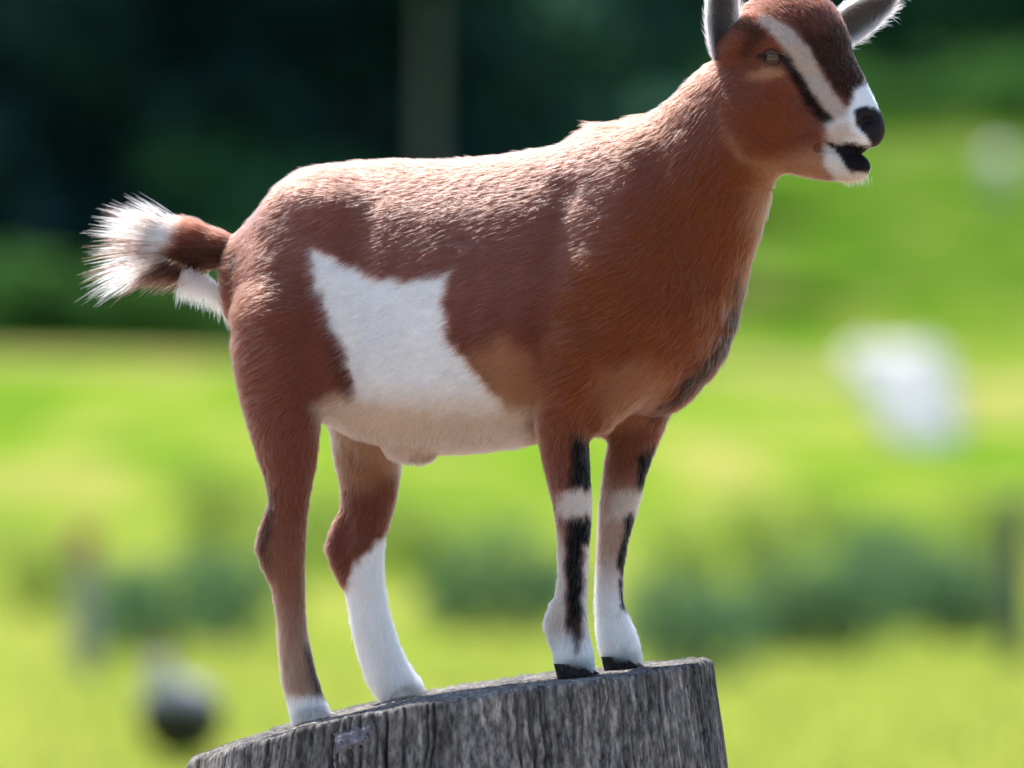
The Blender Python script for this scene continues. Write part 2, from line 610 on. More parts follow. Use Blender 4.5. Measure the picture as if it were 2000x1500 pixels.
def build_bag():
    D = 61.5
    loc = wpt(1795, D)
    root = empty('bulk_bag', loc, R(4))
    tag(root, 'white woven bulk bag slumped on the sunny slope beside the track', 'bag')
    V, F = [], []
    nz, na = 14, 40
    for i in range(nz + 1):
        t = i / nz
        w = np.interp(t, [0, .15, .5, .85, 1], [.28, .34, .41, .46, .46])
        for k in range(na):
            a = 2 * math.pi * k / na
            c, s_ = math.cos(a), math.sin(a)
            q = (abs(c) ** 4 + abs(s_) ** 4) ** -0.25
            wob = 1 + 0.03 * math.sin(5 * a + 9 * t) + 0.02 * math.sin(11 * a - 5 * t)
            V.append((c * q * w * wob - 0.22 * t + 0.08, s_ * q * w * 0.75 * wob + 0.78 * t, 0.84 * t - 0.03))
    for i in range(nz):
        for k in range(na):
            a, b = i * na + k, i * na + (k + 1) % na
            F.append((a, b, b + na, a + na))
    base = nz * na
    c0 = len(V)
    for rr, dz in ((.7, .05), (.35, .07)):
        for k in range(na):
            p = Vector(V[base + k])
            ctr = Vector((-0.14, 0.78, p.z))
            q = ctr + (p - ctr) * rr
            V.append((q.x, q.y, p.z + dz))
    for k in range(na):
        F.append((base + k, base + (k + 1) % na, c0 + (k + 1) % na, c0 + k))
        F.append((c0 + k, c0 + (k + 1) % na, c0 + na + (k + 1) % na, c0 + na + k))
    F.append(tuple(c0 + na + k for k in range(na)))
    mesh_obj('sack', V, F, white_fabric, root)
    for sx in (-1, 1):
        for sy in (-1, 1):
            cx, cy = sx * .34 - .14, sy * .28 + .76
            path = [(cx, cy, .76), (cx + .02, cy, .87), (cx - sx * .06, cy, .92), (cx - sx * .14, cy, .87), (cx - sx * .15, cy, .80)]
            V, F = tube(path, [.025] * 5, 6)
            mesh_obj('loop', V, F, white_fabric, root)


build_bag()

# sheep far up the field, seen end-on
wool = plain_mat('fleece', (0.76, 0.75, 0.72), (0.86, 0.85, 0.82), 25, 0.95, 0.6, 0.1)


def ico(c, r, sub=3):
    bm = bmesh.new()
    bmesh.ops.create_icosphere(bm, subdivisions=sub, radius=1.0)
    V = [(c[0] + v.co.x * r[0], c[1] + v.co.y * r[1], c[2] + v.co.z * r[2]) for v in bm.verts]
    F = [tuple(v.index for v in f.verts) for f in bm.faces]
    bm.free()
    return V, F


# ------------------------------------------------------------------ implicit-surface toolkit (units: "px", x right, y down, d away)
class Field:
    def __init__(self, lo, hi, h):
        self.lo, self.h = np.array(lo, float), h
        self.n = np.ceil((np.array(hi) - lo) / h).astype(int) + 1
        self.f = np.full(self.n, 400.0, np.float32)

    def _sub(self, lo, hi):
        a = np.clip(np.floor((np.array(lo) - self.lo) / self.h).astype(int), 0, self.n)
        b = np.clip(np.ceil((np.array(hi) - self.lo) / self.h).astype(int) + 1, 0, self.n)
        sl = tuple(slice(int(p), int(q)) for p, q in zip(a, b))
        ax = [(self.lo[i] + self.h * np.arange(a[i], b[i])).astype(np.float32) for i in range(3)]
        return sl, ax[0][:, None, None], ax[1][None, :, None], ax[2][None, None, :]

    def add(self, fn, lo, hi, k=12.0, sub=False):
        m = 2 * k + 14
        sl, X, Y, D = self._sub(np.array(lo) - m, np.array(hi) + m)
        if min(s.stop - s.start for s in sl) <= 0:
            return
        g = fn(X, Y, D)
        f = self.f[sl]
        if sub:
            g = -g
            hh = np.clip(0.5 - 0.5 * (f - g) / k, 0, 1) if k > 0 else None
            self.f[sl] = -(np.minimum(-f, -g) - k * 0.25 * np.maximum(1 - np.abs(f - g) / k, 0) ** 2) if k > 0 else np.maximum(f, g)
        else:
            self.f[sl] = np.minimum(f, g) - k * 0.25 * np.maximum(1 - np.abs(f - g) / k, 0) ** 2

    def mesh(self):
        f = self.f
        c = np.stack([f[i:f.shape[0] - 1 + i, j:f.shape[1] - 1 + j, k:f.shape[2] - 1 + k] < 0
                      for i in (0, 1) for j in (0, 1) for k in (0, 1)]) if False else None
        ins = f < 0
        cnt = np.zeros(tuple(s - 1 for s in f.shape), np.int8)
        for i in (0, 1):
            for j in (0, 1):
                for k in (0, 1):
                    cnt += ins[i:ins.shape[0] - 1 + i, j:ins.shape[1] - 1 + j, k:ins.shape[2] - 1 + k]
        act = np.argwhere((cnt > 0) & (cnt < 8))
        idx = np.full(cnt.shape, -1, np.int32)
        idx[act[:, 0], act[:, 1], act[:, 2]] = np.arange(len(act))
        cor = np.array([(i, j, k) for i in (0, 1) for j in (0, 1) for k in (0, 1)])
        vals = np.stack([f[act[:, 0] + c0[0], act[:, 1] + c0[1], act[:, 2] + c0[2]] for c0 in cor], 1)
        acc = np.zeros((len(act), 3))
        num = np.zeros(len(act))
        for a in range(8):
            for b in range(a + 1, 8):
                if np.abs(cor[a] - cor[b]).sum() != 1:
                    continue
                va, vb = vals[:, a], vals[:, b]
                m = (va < 0) != (vb < 0)
                t = np.where(m, va / np.where(m, va - vb, 1), 0)
                p = cor[a] + t[:, None] * (cor[b] - cor[a])
                acc += p * m[:, None]
                num += m
        V = self.lo + self.h * (act + acc / num[:, None])
        F = []
        for ax in range(3):
            sh = [slice(None)] * 3
            sh2 = list(sh)
            sh[ax] = slice(0, -1)
            sh2[ax] = slice(1, None)
            A, B = ins[tuple(sh)], ins[tuple(sh2)]
            e = np.argwhere(A != B)
            o1, o2 = (ax + 1) % 3, (ax + 2) % 3
            ok = (e[:, o1] > 0) & (e[:, o2] > 0) & (e[:, o1] < f.shape[o1] - 1) & (e[:, o2] < f.shape[o2] - 1)
            e = e[ok]
            flip = A[e[:, 0], e[:, 1], e[:, 2]]
            q = []
            for da, db in ((-1, -1), (0, -1), (0, 0), (-1, 0)):
                p = e.copy()
                p[:, o1] += da
                p[:, o2] += db
                q.append(idx[p[:, 0], p[:, 1], p[:, 2]])
            q = np.stack(q, 1)
            q[~flip] = q[~flip][:, ::-1]
            F.append(q)
        F = np.concatenate(F)
        return V, F


def smooth_mesh(V, F, it=3, lam=0.5, mu=-0.52):
    E = np.concatenate([F[:, [0, 1]], F[:, [1, 2]], F[:, [2, 3]], F[:, [3, 0]]])
    E = np.concatenate([E, E[:, ::-1]])
    n = len(V)
    deg = np.bincount(E[:, 0], minlength=n).astype(float)
    for i in range(it * 2):
        avg = np.stack([np.bincount(E[:, 0], weights=V[E[:, 1], c], minlength=n) for c in range(3)], 1) / deg[:, None]
        V = V + (lam if i % 2 == 0 else mu) * (avg - V)
    return V


def catmull(P, sub=4):
    P = np.array(P, float)
    Q = np.vstack([2 * P[0] - P[1], P, 2 * P[-1] - P[-2]])
    out = []
    for i in range(1, len(Q) - 2):
        for s_ in range(sub):
            t = s_ / sub
            a, b, c, d = Q[i - 1], Q[i], Q[i + 1], Q[i + 2]
            out.append(0.5 * (2 * b + (c - a) * t + (2 * a - 5 * b + 4 * c - d) * t * t + (3 * b - a - 3 * c + d) * t ** 3))
    out.append(P[-1])
    return np.array(out)


def chain(field, pts, k=14.0, dscale=1.0, sub=4, frame=None, lat=None, kin=4.0):
    """pts: rows (x, y, d, r). Radius is measured in the frame's plane; the lateral half-width is r*dscale.
    lat = unit lateral direction (x, d) for flattened sections"""
    Q = catmull(pts, sub) if sub > 1 else np.array(pts, float)
    lo = (Q[:, :3] - Q[:, 3:4] * max(1, dscale)).min(0)
    hi = (Q[:, :3] + Q[:, 3:4] * max(1, dscale)).max(0)
    lx, ld = lat if lat else (0.0, 1.0)

    def fn(X, Y, D):
        # coordinates: along-plane u, y, lateral v scaled
        u = X * ld - D * lx
        v = (X * lx + D * ld) / dscale
        best = None
        for i in range(len(Q) - 1):
            A, B = Q[i], Q[i + 1]
            au, ay, av = A[0] * ld - A[2] * lx, A[1], (A[0] * lx + A[2] * ld) / dscale
            bu, by, bv = B[0] * ld - B[2] * lx, B[1], (B[0] * lx + B[2] * ld) / dscale
            du, dy, dv = bu - au, by - ay, bv - av
            L = du * du + dy * dy + dv * dv + 1e-6
            h = np.clip(((u - au) * du + (Y - ay) * dy + (v - av) * dv) / L, 0, 1)
            g = np.sqrt((u - au - h * du) ** 2 + (Y - ay - h * dy) ** 2 + (v - av - h * dv) ** 2) - (A[3] + h * (B[3] - A[3]))
            best = g if best is None else np.minimum(best, g) - kin * 0.25 * np.maximum(1 - np.abs(best - g) / kin, 0) ** 2
        return best * min(1.0, dscale ** 0.5)
    field.add(fn, lo, hi, k)


# ------------------------------------------------------------------ the goat
PSI = R(20)
BX, BD = math.cos(PSI), -math.sin(PSI)        # body forward in (x, d)
NX, ND = -math.sin(PSI), -math.cos(PSI)       # towards the goat's near (camera) side


def body_pt(s, l):
    return 900 + s * BX + l * NX, s * BD + l * ND


HY = R(30)
HX, HD = math.cos(HY), -math.sin(HY)          # head forward
LX, LD = -math.sin(HY), -math.cos(HY)         # head near side
H0X, H0D = 1500.0, -190.0


def head_pt(a, b, l=0.0):
    return (H0X + a * HX + l * LX, b, H0D + a * HD + l * LD)


def build_goat_surface():
    fl = Field((215, -75, -480), (1790, 1430, 420), 5.0)

    # torso: loft along the body axis with top line, belly line and half-width
    def s_of(px):
        return (np.array(px, float) - 900) / BX
    st = s_of([440, 462, 500, 560, 620, 700, 800, 900, 1000, 1100, 1180, 1260, 1330, 1380, 1412])
    top = np.array([500, 452, 412, 350, 325, 316, 314, 317, 311, 292, 270, 290, 360, 450, 540])
    bot = np.array([560, 640, 720, 790, 815, 855, 880, 884, 874, 850, 815, 795, 765, 710, 640])
    wid = np.array([25, 70, 105, 135, 150, 168, 185, 190, 182, 165, 152, 140, 122, 95, 45])

    def torso(X, Y, D):
        s_ = (X - 900) * BX + D * BD
        l = (X - 900) * NX + D * ND
        t_, b_, w_ = (np.interp(s_, st, v).astype(np.float32) for v in (top, bot, wid))
        c = (t_ + b_) * 0.5
        hh = (b_ - t_) * 0.5
        # barrel widest below the middle, narrower along the spine
        yy = (Y - c) / hh
        ww = w_ * (1 + 0.10 * np.clip(yy, -1, 1) - 0.05)
        q = (np.abs(yy) ** 2.25 + np.abs(l / ww) ** 2.25) ** (1 / 2.25)
        g = (q - 1) * np.minimum(hh, ww)
        over = np.maximum(st[0] - s_, s_ - st[-1])
        return np.maximum(g, over).astype(np.float32)
    fl.add(torso, (420, 290, -420), (1440, 900, 360), 10)

    # haunches and thighs
    lat = (-NX, -ND)
    nx, nd = body_pt(-285, 95)
    fx, fd = body_pt(-285, -95)
    for (x0, d0, side) in ((nx, nd, 1), (fx, fd, -1)):
        chain(fl, [(x0 + 20, 470, d0, 120), (x0 - 5, 600, d0 - 8 * side, 122), (x0 - 22, 700, d0 - 10 * side, 95)], 45, 0.55, 3, lat=lat)
    # near hind leg
    chain(fl, [(566, 640, nd - 5, 118), (553, 735, nd - 12, 90), (556, 830, nd - 14, 70), (562, 900, nd - 12, 53), (564, 960, nd - 8, 41),
               (559, 1035, nd, 37), (556, 1078, nd, 38), (560, 1120, nd, 34), (566, 1180, nd, 29), (574, 1260, nd - 2, 28),
               (586, 1325, nd - 4, 31), (600, 1375, nd - 6, 33), (606, 1398, nd - 6, 33)], 22, 0.72, 3, lat=lat)
    chain(fl, [(530, 1010, nd, 12), (519, 1068, nd, 18), (534, 1120, nd, 12)], 20, 0.8, 2)      # point of hock
    # far hind leg
    fd2 = fd - 10
    chain(fl, [(690, 700, fd2, 105), (712, 800, fd2, 82), (716, 890, fd2, 67), (716, 960, fd2, 55), (705, 1030, fd2, 48), (700, 1075, fd2, 46),
               (702, 1115, fd2, 44), (713, 1175, fd2, 38), (729, 1250, fd2, 40), (751, 1310, fd2, 42), (778, 1350, fd2, 42)], 20, 0.68, 3, lat=lat)
    chain(fl, [(664, 1020, fd2, 12), (648, 1068, fd2, 17), (668, 1125, fd2, 12)], 22, 0.8, 2)
    # shoulders
    ax, ad = body_pt(318, 92)
    bx, bd = body_pt(318, -92)
    for (x0, d0, side) in ((ax, ad, 1), (bx, bd, -1)):
        chain(fl, [(x0 + 55, 430, d0 + 30 * side, 110), (x0 + 50, 560, d0, 130), (x0 + 10, 690, d0, 105), (x0 - 20, 780, d0, 72)], 50, 0.55, 3, lat=lat)
    # near front leg
    chain(fl, [(1120, 700, ad, 88), (1105, 790, ad, 62), (1101, 860, ad, 47), (1107, 920, ad, 41), (1115, 968, ad, 38), (1118, 1010, ad, 33),
               (1118, 1060, ad, 28), (1117, 1130, ad, 27), (1110, 1195, ad, 31), (1111, 1240, ad, 35), (1119, 1278, ad - 4, 36)], 16, 0.74, 3, lat=lat)
    chain(fl, [(1086, 1180, ad, 9), (1076, 1212, ad, 11), (1082, 1240, ad, 9)], 14, 1.3, 2)
    # far front leg
    chain(fl, [(1265, 700, bd, 85), (1252, 780, bd, 62), (1242, 835, bd, 50), (1226, 900, bd, 42), (1211, 968, bd, 37), (1201, 1020, bd, 32),
               (1194, 1070, bd, 27), (1189, 1130, bd, 25), (1190, 1185, bd, 27), (1200, 1232, bd, 34), (1211, 1268, bd, 37)], 16, 0.74, 3, lat=lat)
    # brisket
    cx, cd = body_pt(470, 0)
    chain(fl, [(1375, 560, cd + 40, 60), (1350, 660, cd + 30, 66), (1290, 750, cd + 30, 52)], 40, 1.1, 3, lat=lat)
    # neck
    chain(fl, [(1225, 430, -105, 178), (1290, 410, -130, 178), (1342, 362, -152, 152), (1391, 298, -172, 129), (1440, 232, -185, 114), (1480, 190, -190, 100)],
          30, 0.66, 3, lat=(-math.sin(R(25)), -math.cos(R(25))))
    chain(fl, [(1455, 325, -205, 40), (1412, 450, -185, 56), (1384, 540, -165, 60)], 45, 1.0, 3)
    # tail core
    tx, td = body_pt(-470, 0)
    chain(fl, [(500, 500, td - 20, 42), (455, 488, td, 33), (400, 478, td + 8, 36), (355, 462, td + 10, 38), (318, 458, td + 10, 30), (285, 480, td + 10, 18)], 16, 0.8, 3)
    # sheath under the belly
    chain(fl, [(780, 872, 30, 26), (816, 886, 15, 14), (838, 888, 8, 6)], 26, 1.0, 2)

    # ---- head
    hl = (LX, LD)

    def hc(rows, k, ds, sub=3, kin=4.0):
        chain(fl, [head_pt(a, b, l) + (r,) for a, b, l, r in rows], k, ds, sub, lat=hl, kin=kin)
    hc([(8, 92, 0, 90), (50, 82, 0, 92), (78, 108, 0, 84)], 24, 0.86)                         # cranium
    hc([(60, 95, 0, 82), (112, 165, 0, 72), (160, 225, 0, 58), (188, 258, 0, 48)], 14, 0.74)  # face
    hc([(-20, 192, 0, 92), (16, 238, 0, 94), (76, 285, 0, 70), (118, 310, 0, 50)], 26, 0.66)  # cheek and jaw root
    hc([(100, 308, 0, 46), (150, 333, 0, 33), (187, 340, 0, 24)], 12, 0.95)                   # lower jaw
    hc([(150, 252, 0, 46), (186, 260, 0, 43), (203, 270, 0, 37)], 12, 1.0)                   # muzzle
    hc([(128, 264, 0, 34), (165, 274, 0, 27), (198, 283, 0, 24)], 8, 1.45)                    # upper lips
    for sg in (1, -1):
        hc([(58, 92, sg * 56, 26), (86, 108, sg * 58, 24), (104, 140, sg * 52, 18)], 18, 0.9)  # brow
        hc([(36, 160, sg * 60, 22), (82, 176, sg * 58, 18), (120, 215, sg * 48, 14)], 22, 0.7)  # cheek bone
        hc([(0, 75, sg * 60, 34), (-52, 112, sg * 66, 30)] if sg > 0 else [(30, 80, -60, 34), (66, 92, -72, 24)], 20, 1.0, 2)                         # ear base

    def sph(p, r, k, sub=True, ry=None):
        x, y, d = p
        ry = ry or r

        def fn(X, Y, D):
            return (np.sqrt(((X - x) / r) ** 2 + ((Y - y) / ry) ** 2 + ((D - d) / r) ** 2) - 1) * min(r, ry)
        fl.add(fn, (x - r, y - ry, d - r), (x + r, y + ry, d + r), k, sub)
    for sg in (1, -1):
        sph(head_pt(40, 130, sg * 88), 26, 8, True, 17)                 # eye sockets
        sph(head_pt(226, 252, sg * 28), 15, 6, True, 9)                 # nostrils
        sph(head_pt(216, 263, sg * 38), 11, 6, True, 7)

    # mouth, opening towards the front
    A, B = head_pt(132, 302), head_pt(262, 330)
    ux, uy = B[0] - A[0], B[1] - A[1]
    Ln = math.hypot(ux, uy)

    def mouth(X, Y, D):
        a = (X - H0X) * HX + (D - H0D) * HD
        l = (X - H0X) * LX + (D - H0D) * LD
        t = (a - 112) / 110.0
        yc = 302 + 12 * t
        half = 4 + 7 * np.clip(t, 0, 1)
        # a tongue and gums stay behind the lips
        core = np.maximum(np.abs(l) - 26, a - 203)
        g = np.maximum(np.abs(Y - yc) - half, np.maximum(112 - a, np.abs(l) - 70))
        g = np.maximum(g, -core)
        return g.astype(np.float32)
    fl.add(mouth, (1590, 270, -420), (1760, 350, -180), 5, True)
    return fl.mesh()


GV, GF = build_goat_surface()
GV = smooth_mesh(GV, GF, 3)
# keep the biggest island only
def islands(V, F):
    lab = np.arange(len(V))
    while True:
        m = lab[F].min(1)
        new = lab.copy()
        for c in range(4):
            np.minimum.at(new, F[:, c], m)
        new = new[new]
        if (new == lab).all():
            return lab
        lab = new
_l = islands(GV, GF)
_b = np.bincount(_l).argmax()
_keep = _l == _b
_map = np.cumsum(_keep) - 1
GF = _map[GF[_keep[GF].all(1)]]
GV = GV[_keep]


def vnormals(V, F):
    fn = np.cross(V[F[:, 2]] - V[F[:, 0]], V[F[:, 3]] - V[F[:, 1]])
    return np.stack([sum(np.bincount(F[:, k], weights=fn[:, c], minlength=len(V)) for k in range(4)) for c in range(3)], 1)


def sculpt(V, F):
    """bones, muscles and folds: soft ridges (+) and grooves (-) along lines drawn on either side of the animal"""
    N = vnormals(V, F)
    N /= np.linalg.norm(N, axis=1)[:, None] + 1e-9
    if ((V - V.mean(0)) * N).sum() < 0:
        N = -N
    x, y, d = V.T
    l = (x - 900) * NX + d * ND
    s_ = (x - 900) * BX + d * BD
    # side view coordinates: where the point would stand on the near side
    Q = np.stack([900 + s_ * BX + np.abs(l) * NX * 0.9, y], 1)
    side = sstep(np.abs(l), 25, 80)

    def ln(pts, amp, wid, mask):
        pts = np.array(pts, float)
        best = np.full(len(V), 1e9)
        for i in range(len(pts) - 1):
            a, b = pts[i], pts[i + 1]
            e = b - a
            t = np.clip(((Q - a) @ e) / (e @ e), 0, 1)
            best = np.minimum(best, np.hypot(*(Q - a - t[:, None] * e).T))
        return amp * np.exp(-(best / wid) ** 2) * mask
    bodym = side * (x < 1400)
    disp = np.zeros(len(V))
    disp += ln([(600, 385), (625, 400), (650, 405)], 13, 34, bodym)              # hip bone
    disp += ln([(690, 470), (712, 560), (700, 680), (670, 780)], -11, 32, bodym)  # hollow before the thigh
    disp += ln([(520, 520), (540, 640), (560, 760)], 7, 40, bodym)               # thigh muscle
    disp += ln([(600, 560), (610, 680), (606, 780)], -5, 22, bodym)
    disp += ln([(1225, 300), (1180, 420), (1155, 520)], 4.5, 36, bodym)          # shoulder blade spine
    disp += ln([(1105, 380), (1075, 520), (1050, 660), (1040, 770)], -10, 30, bodym)  # behind the shoulder
    disp += ln([(1155, 520), (1230, 600), (1275, 640)], 8, 34, bodym)            # point of shoulder
    disp += ln([(1270, 330), (1320, 450), (1350, 560)], -7, 30, bodym)           # neck base
    disp += ln([(1190, 640), (1150, 720), (1120, 790)], 6, 26, bodym)            # upper arm
    disp += ln([(1225, 690), (1180, 770), (1165, 830)], -7, 20, bodym)
    for k in range(6):                                                           # ribs, faint
        x0 = 1010 - 52 * k
        disp += ln([(x0 + 12, 500), (x0, 570), (x0 - 22, 700)], 1.6, 17, bodym)
    disp += ln([(730, 360), (900, 372), (1050, 360)], -3, 34, bodym)             # loin beside the spine
    # legs: tendons and joints
    hs = sstep(y, 1000, 1080)
    disp += 1.6 * fbm(V / np.array([14.0, 60.0, 14.0]), 131, 3) * sstep(y, 820, 900) * (y < 1330)
    disp += 3.0 * fbm(V / 70.0, 141, 3) * (x < 1380)
    # head
    a = (x - H0X) * HX + (d - H0D) * HD
    lh = (x - H0X) * LX + (d - H0D) * LD
    Q = np.stack([H0X + a * HX + np.abs(lh) * LX, y], 1)
    hm = sstep(x, 1395, 1425) * (y < 380) * sstep(np.abs(lh), 8, 24)
    disp += ln([(1545, 165), (1575, 215), (1600, 250)], -5, 14, hm)
    disp += ln([(1500, 170), (1535, 215), (1560, 250)], 4, 16, hm)
    disp += ln([(1425, 215), (1440, 280), (1490, 330), (1560, 345)], 5, 16, hm)
    disp += ln([(1560, 275), (1585, 310)], -5, 16, hm)
    disp += ln([(1600, 292), (1618, 300)], -4, 9, hm)
    disp += ln([(1515, 95), (1550, 140), (1590, 200)], 3, 12, hm)
    return V + N * disp[:, None]


GV = sculpt(GV, GF)


def to_world(P):
    P = np.asarray(P, float)
    return np.stack([(P[:, 0] - 1000) * S, P[:, 2] * S, ZC + (1000 - P[:, 1]) * S], 1)


# ---- coat markings, painted in the goat's own coordinates
def poly_sd(P, poly):
    """signed distance to polygon, negative inside"""
    poly = np.array(poly, float)
    n = len(poly)
    best = np.full(len(P), 1e9)
    inside = np.zeros(len(P), bool)
    for i in range(n):
        a, b = poly[i], poly[(i + 1) % n]
        e = b - a
        w = P - a
        t = np.clip((w @ e) / (e @ e), 0, 1)
        best = np.minimum(best, np.hypot(*(w - t[:, None] * e).T))
        c1 = (a[1] <= P[:, 1]) & (b[1] > P[:, 1])
        c2 = (a[1] > P[:, 1]) & (b[1] <= P[:, 1])
        cr = e[0] * w[:, 1] - e[1] * w[:, 0]
        inside ^= (c1 & (cr > 0)) | (c2 & (cr < 0))
    return np.where(inside, -best, best)


def line_d(P, pts):
    pts = np.array(pts, float)
    best = np.full(len(P), 1e9)
    for i in range(len(pts) - 1):
        a, b = pts[i, :2], pts[i + 1, :2]
        e = b - a
        t = np.clip(((P - a) @ e) / (e @ e), 0, 1)
        r = pts[i, 2] + t * (pts[i + 1, 2] - pts[i, 2])
        best = np.minimum(best, np.hypot(*(P - a - t[:, None] * e).T) - r)
    return best


BROWN = np.array((0.165, 0.053, 0.031))
RED = np.array((0.185, 0.060, 0.042))
ORANGE = np.array((0.18, 0.050, 0.014))
TAN = np.array((0.38, 0.19, 0.10))
CREAM = np.array((0.66, 0.50, 0.39))
WHITE = np.array((0.87, 0.85, 0.85))
BLACK = np.array((0.004, 0.003, 0.003))
DKBROWN = np.array((0.036, 0.015, 0.010))
GREY = np.array((0.36, 0.32, 0.30))
SKIN = np.array((0.012, 0.008, 0.010))


def paint(V, jit=0.0):
    """coat colour for points V (goat units); returns colours and a hairless mask"""
    n = len(V)
    x, y, d = V.T
    P = V[:, :2].copy()
    j = np.stack([fbm(V / 22.0, 3, 3), fbm(V / 22.0, 9, 3)], 1) * 9
    P = P + j
    if jit:
        P = P + RNG.normal(size=(n, 2)) * jit
    l = (x - 900) * NX + d * ND                     # body lateral, + near
    C = np.tile(BROWN, (n, 1))
    bare = np.zeros(n)

    def put(w, col):
        nonlocal C
        w = np.clip(w, 0, 1)[:, None]
        C = C * (1 - w) + np.asarray(col) * w

    def area(poly, col, soft=8, mask=None, amt=1.0):
        w = sstep(-poly_sd(P, poly), -soft, soft) * amt
        put(w if mask is None else w * mask, col)

    def stroke(pts, col, soft=7, mask=None, amt=1.0):
        w = sstep(-line_d(P, pts), -soft, soft) * amt
        put(w if mask is None else w * mask, col)
    big = fbm(V / 150.0, 31, 3)
    put(0.45 * sstep(big, -0.3, 0.6), RED)
    # warmer chest and shoulder, neck
    area([(1130, 420), (1500, 250), (1540, 420), (1440, 620), (1340, 800), (1060, 860), (1070, 600)], ORANGE, 70)
    # highlight along the back, painted into the coat as a paler pink
    hl_noise = fbm(V / 45.0, 77, 3)
    back_hl = sstep(-y + 60 * hl_noise, -470, -350) * sstep(x, 500, 600) * (1 - sstep(x, 1180, 1330))
    put(0.30 * back_hl, (0.27, 0.125, 0.10))
    area([(540, 400), (700, 360), (1180, 350), (1200, 480), (1060, 600), (900, 640), (700, 520), (560, 560)], (0.24, 0.105, 0.085), 70, amt=0.5)  # painted highlight carried on down the flank
    near = sstep(l, -30, 10)
    body = 1 - sstep(x, 1330, 1380) * (1 - sstep(y, 400, 460))
    # dorsal stripe
    rid = sstep(-np.abs(l), -26, -8) * (y < 470) * (x > 480) * (x < 1330)
    put(rid * 0.55, DKBROWN)
    # cream belly with its underside shading painted in, and tan inner thighs
    area([(660, 770), (990, 785), (1035, 800), (1038, 905), (870, 925), (760, 915), (640, 860), (618, 800)], CREAM, 24, amt=0.95)
    area([(920, 700), (990, 660), (1040, 700), (1055, 790), (985, 800)], TAN, 26, amt=0.75)
    area([(1165, 730), (1260, 700), (1310, 740), (1280, 830), (1170, 850)], TAN, 24, amt=0.5)
    far_in = sstep(-l, 0, 40)
    area([(630, 780), (790, 880), (770, 930), (700, 960), (650, 940)], TAN, 24, mask=far_in, amt=0.7)
    # white flank patch
    patch = [(608, 486), (640, 496), (690, 524), (740, 548), (800, 556), (850, 545), (884, 534), (868, 590), (874, 650), (900, 698),
             (940, 742), (975, 785), (985, 806), (900, 812), (800, 800), (700, 788), (690, 740), (668, 670), (640, 610), (618, 545)]
    jp = np.stack([fbm(V / 13.0, 103, 3), fbm(V / 13.0, 109, 3)], 1) * 9
    P += jp
    dirt = (0.93 + 0.10 * fbm(V / 70.0, 113, 3))[:, None]
    wp = sstep(-poly_sd(P, patch), -9, 9) * near * (d < 150)
    C = C * (1 - wp[:, None]) + (WHITE * dirt) * wp[:, None]
    lowfade = wp * sstep(y, 735, 815) * 0.75
    put(lowfade, CREAM * 1.05)  # underside shading carried into the lower part of the patch colour
    far = sstep(-l, 40, 80)
    area(patch, WHITE, 8, far)
    # shading between thigh and flank, painted dark into the coat
    stroke([(648, 640, 4), (668, 710, 8), (682, 770, 8)], DKBROWN, 14, near, 0.6)
    # chest black
    stroke([(1440, 560, 5), (1432, 620, 12), (1402, 690, 15), (1358, 742, 15), (1318, 785, 11), (1285, 812, 5)], BLACK, 14, (d > -330) * 1.0, 0.95)
    # near front leg
    fmask = (x > 1030) * (y > 780) * 1.0
    nf = fmask * sstep(-d, 95, 125)
    ff = fmask * sstep(d, -125, -95)
    low = sstep(y, 1020, 1130)
    put(nf * low * sstep(-x, -1112, -1095) * 0.75, GREY + 0.2)
    put(nf * sstep(y, 1010, 1060) * sstep(-x, -1107, -1096) * 0.4, CREAM)
    area([(1118, 855), (1175, 850), (1175, 950), (1108, 958)], BLACK, 10, nf)
    area([(1090, 958), (1190, 952), (1190, 1003), (1090, 1012)], WHITE * np.array((.66, .60, .55)), 10, nf, 0.92)
    area([(1106, 1012), (1190, 1006), (1190, 1050), (1136, 1060), (1140, 1200), (1122, 1262), (1106, 1250), (1104, 1120)], BLACK, 7, nf)
    area([(1142, 1062), (1190, 1055), (1190, 1320), (1135, 1320)], WHITE * np.array((.78, .74, .70)), 10, nf)
    put(nf * sstep(y + 20 * fbm(V / 12.0, 121, 2), 1215, 1265), WHITE * .93)
    area([(1112, 1190), (1130, 1190), (1128, 1270), (1116, 1270)], DKBROWN, 6, nf, 0.8)
    # far front leg
    put(ff * sstep(y, 900, 1010) * 0.45, CREAM)
    put(ff * sstep(y, 1060, 1190) * 0.85, WHITE)
    area([(1243, 888), (1300, 860), (1290, 960), (1240, 960)], BLACK, 9, ff)
    area([(1190, 958), (1290, 955), (1280, 1010), (1190, 1015)], WHITE * np.array((.66, .60, .55)), 14, ff, 0.7)
    area([(1222, 1008), (1260, 1005), (1240, 1190), (1207, 1195), (1208, 1090)], BLACK, 6, ff)
    put(ff * sstep(y, 1190, 1225), WHITE)
    # hind legs
    hm = (x < 900) * (y > 880) * 1.0
    nh = hm * sstep(-d, -75, -45) * (x < 670)
    fh = hm * sstep(d, 75, 105)
    stroke([(528, 960, 5), (522, 1030, 12), (512, 1075, 16), (520, 1120, 6)], DKBROWN, 8, nh, 0.95)
    put(nh * sstep(y, 960, 1150) * 0.28, TAN)
    put(nh * sstep(y, 1120, 1300) * 0.30, CREAM)
    area([(596, 1255), (650, 1240), (650, 1362), (612, 1362)], BLACK, 8, nh, 0.9)
    put(nh * sstep(y, 1348, 1368), WHITE)
    area([(625, 1160), (668, 1160), (690, 1105), (755, 1040), (800, 1050), (900, 1420), (600, 1420)], WHITE, 8, fh)
    # tail
    tm = (x < 470) * (y < 640) * 1.0
    stroke([(455, 500, 22), (390, 500, 26), (330, 500, 26), (290, 510, 18)], DKBROWN, 16, tm, 0.8)
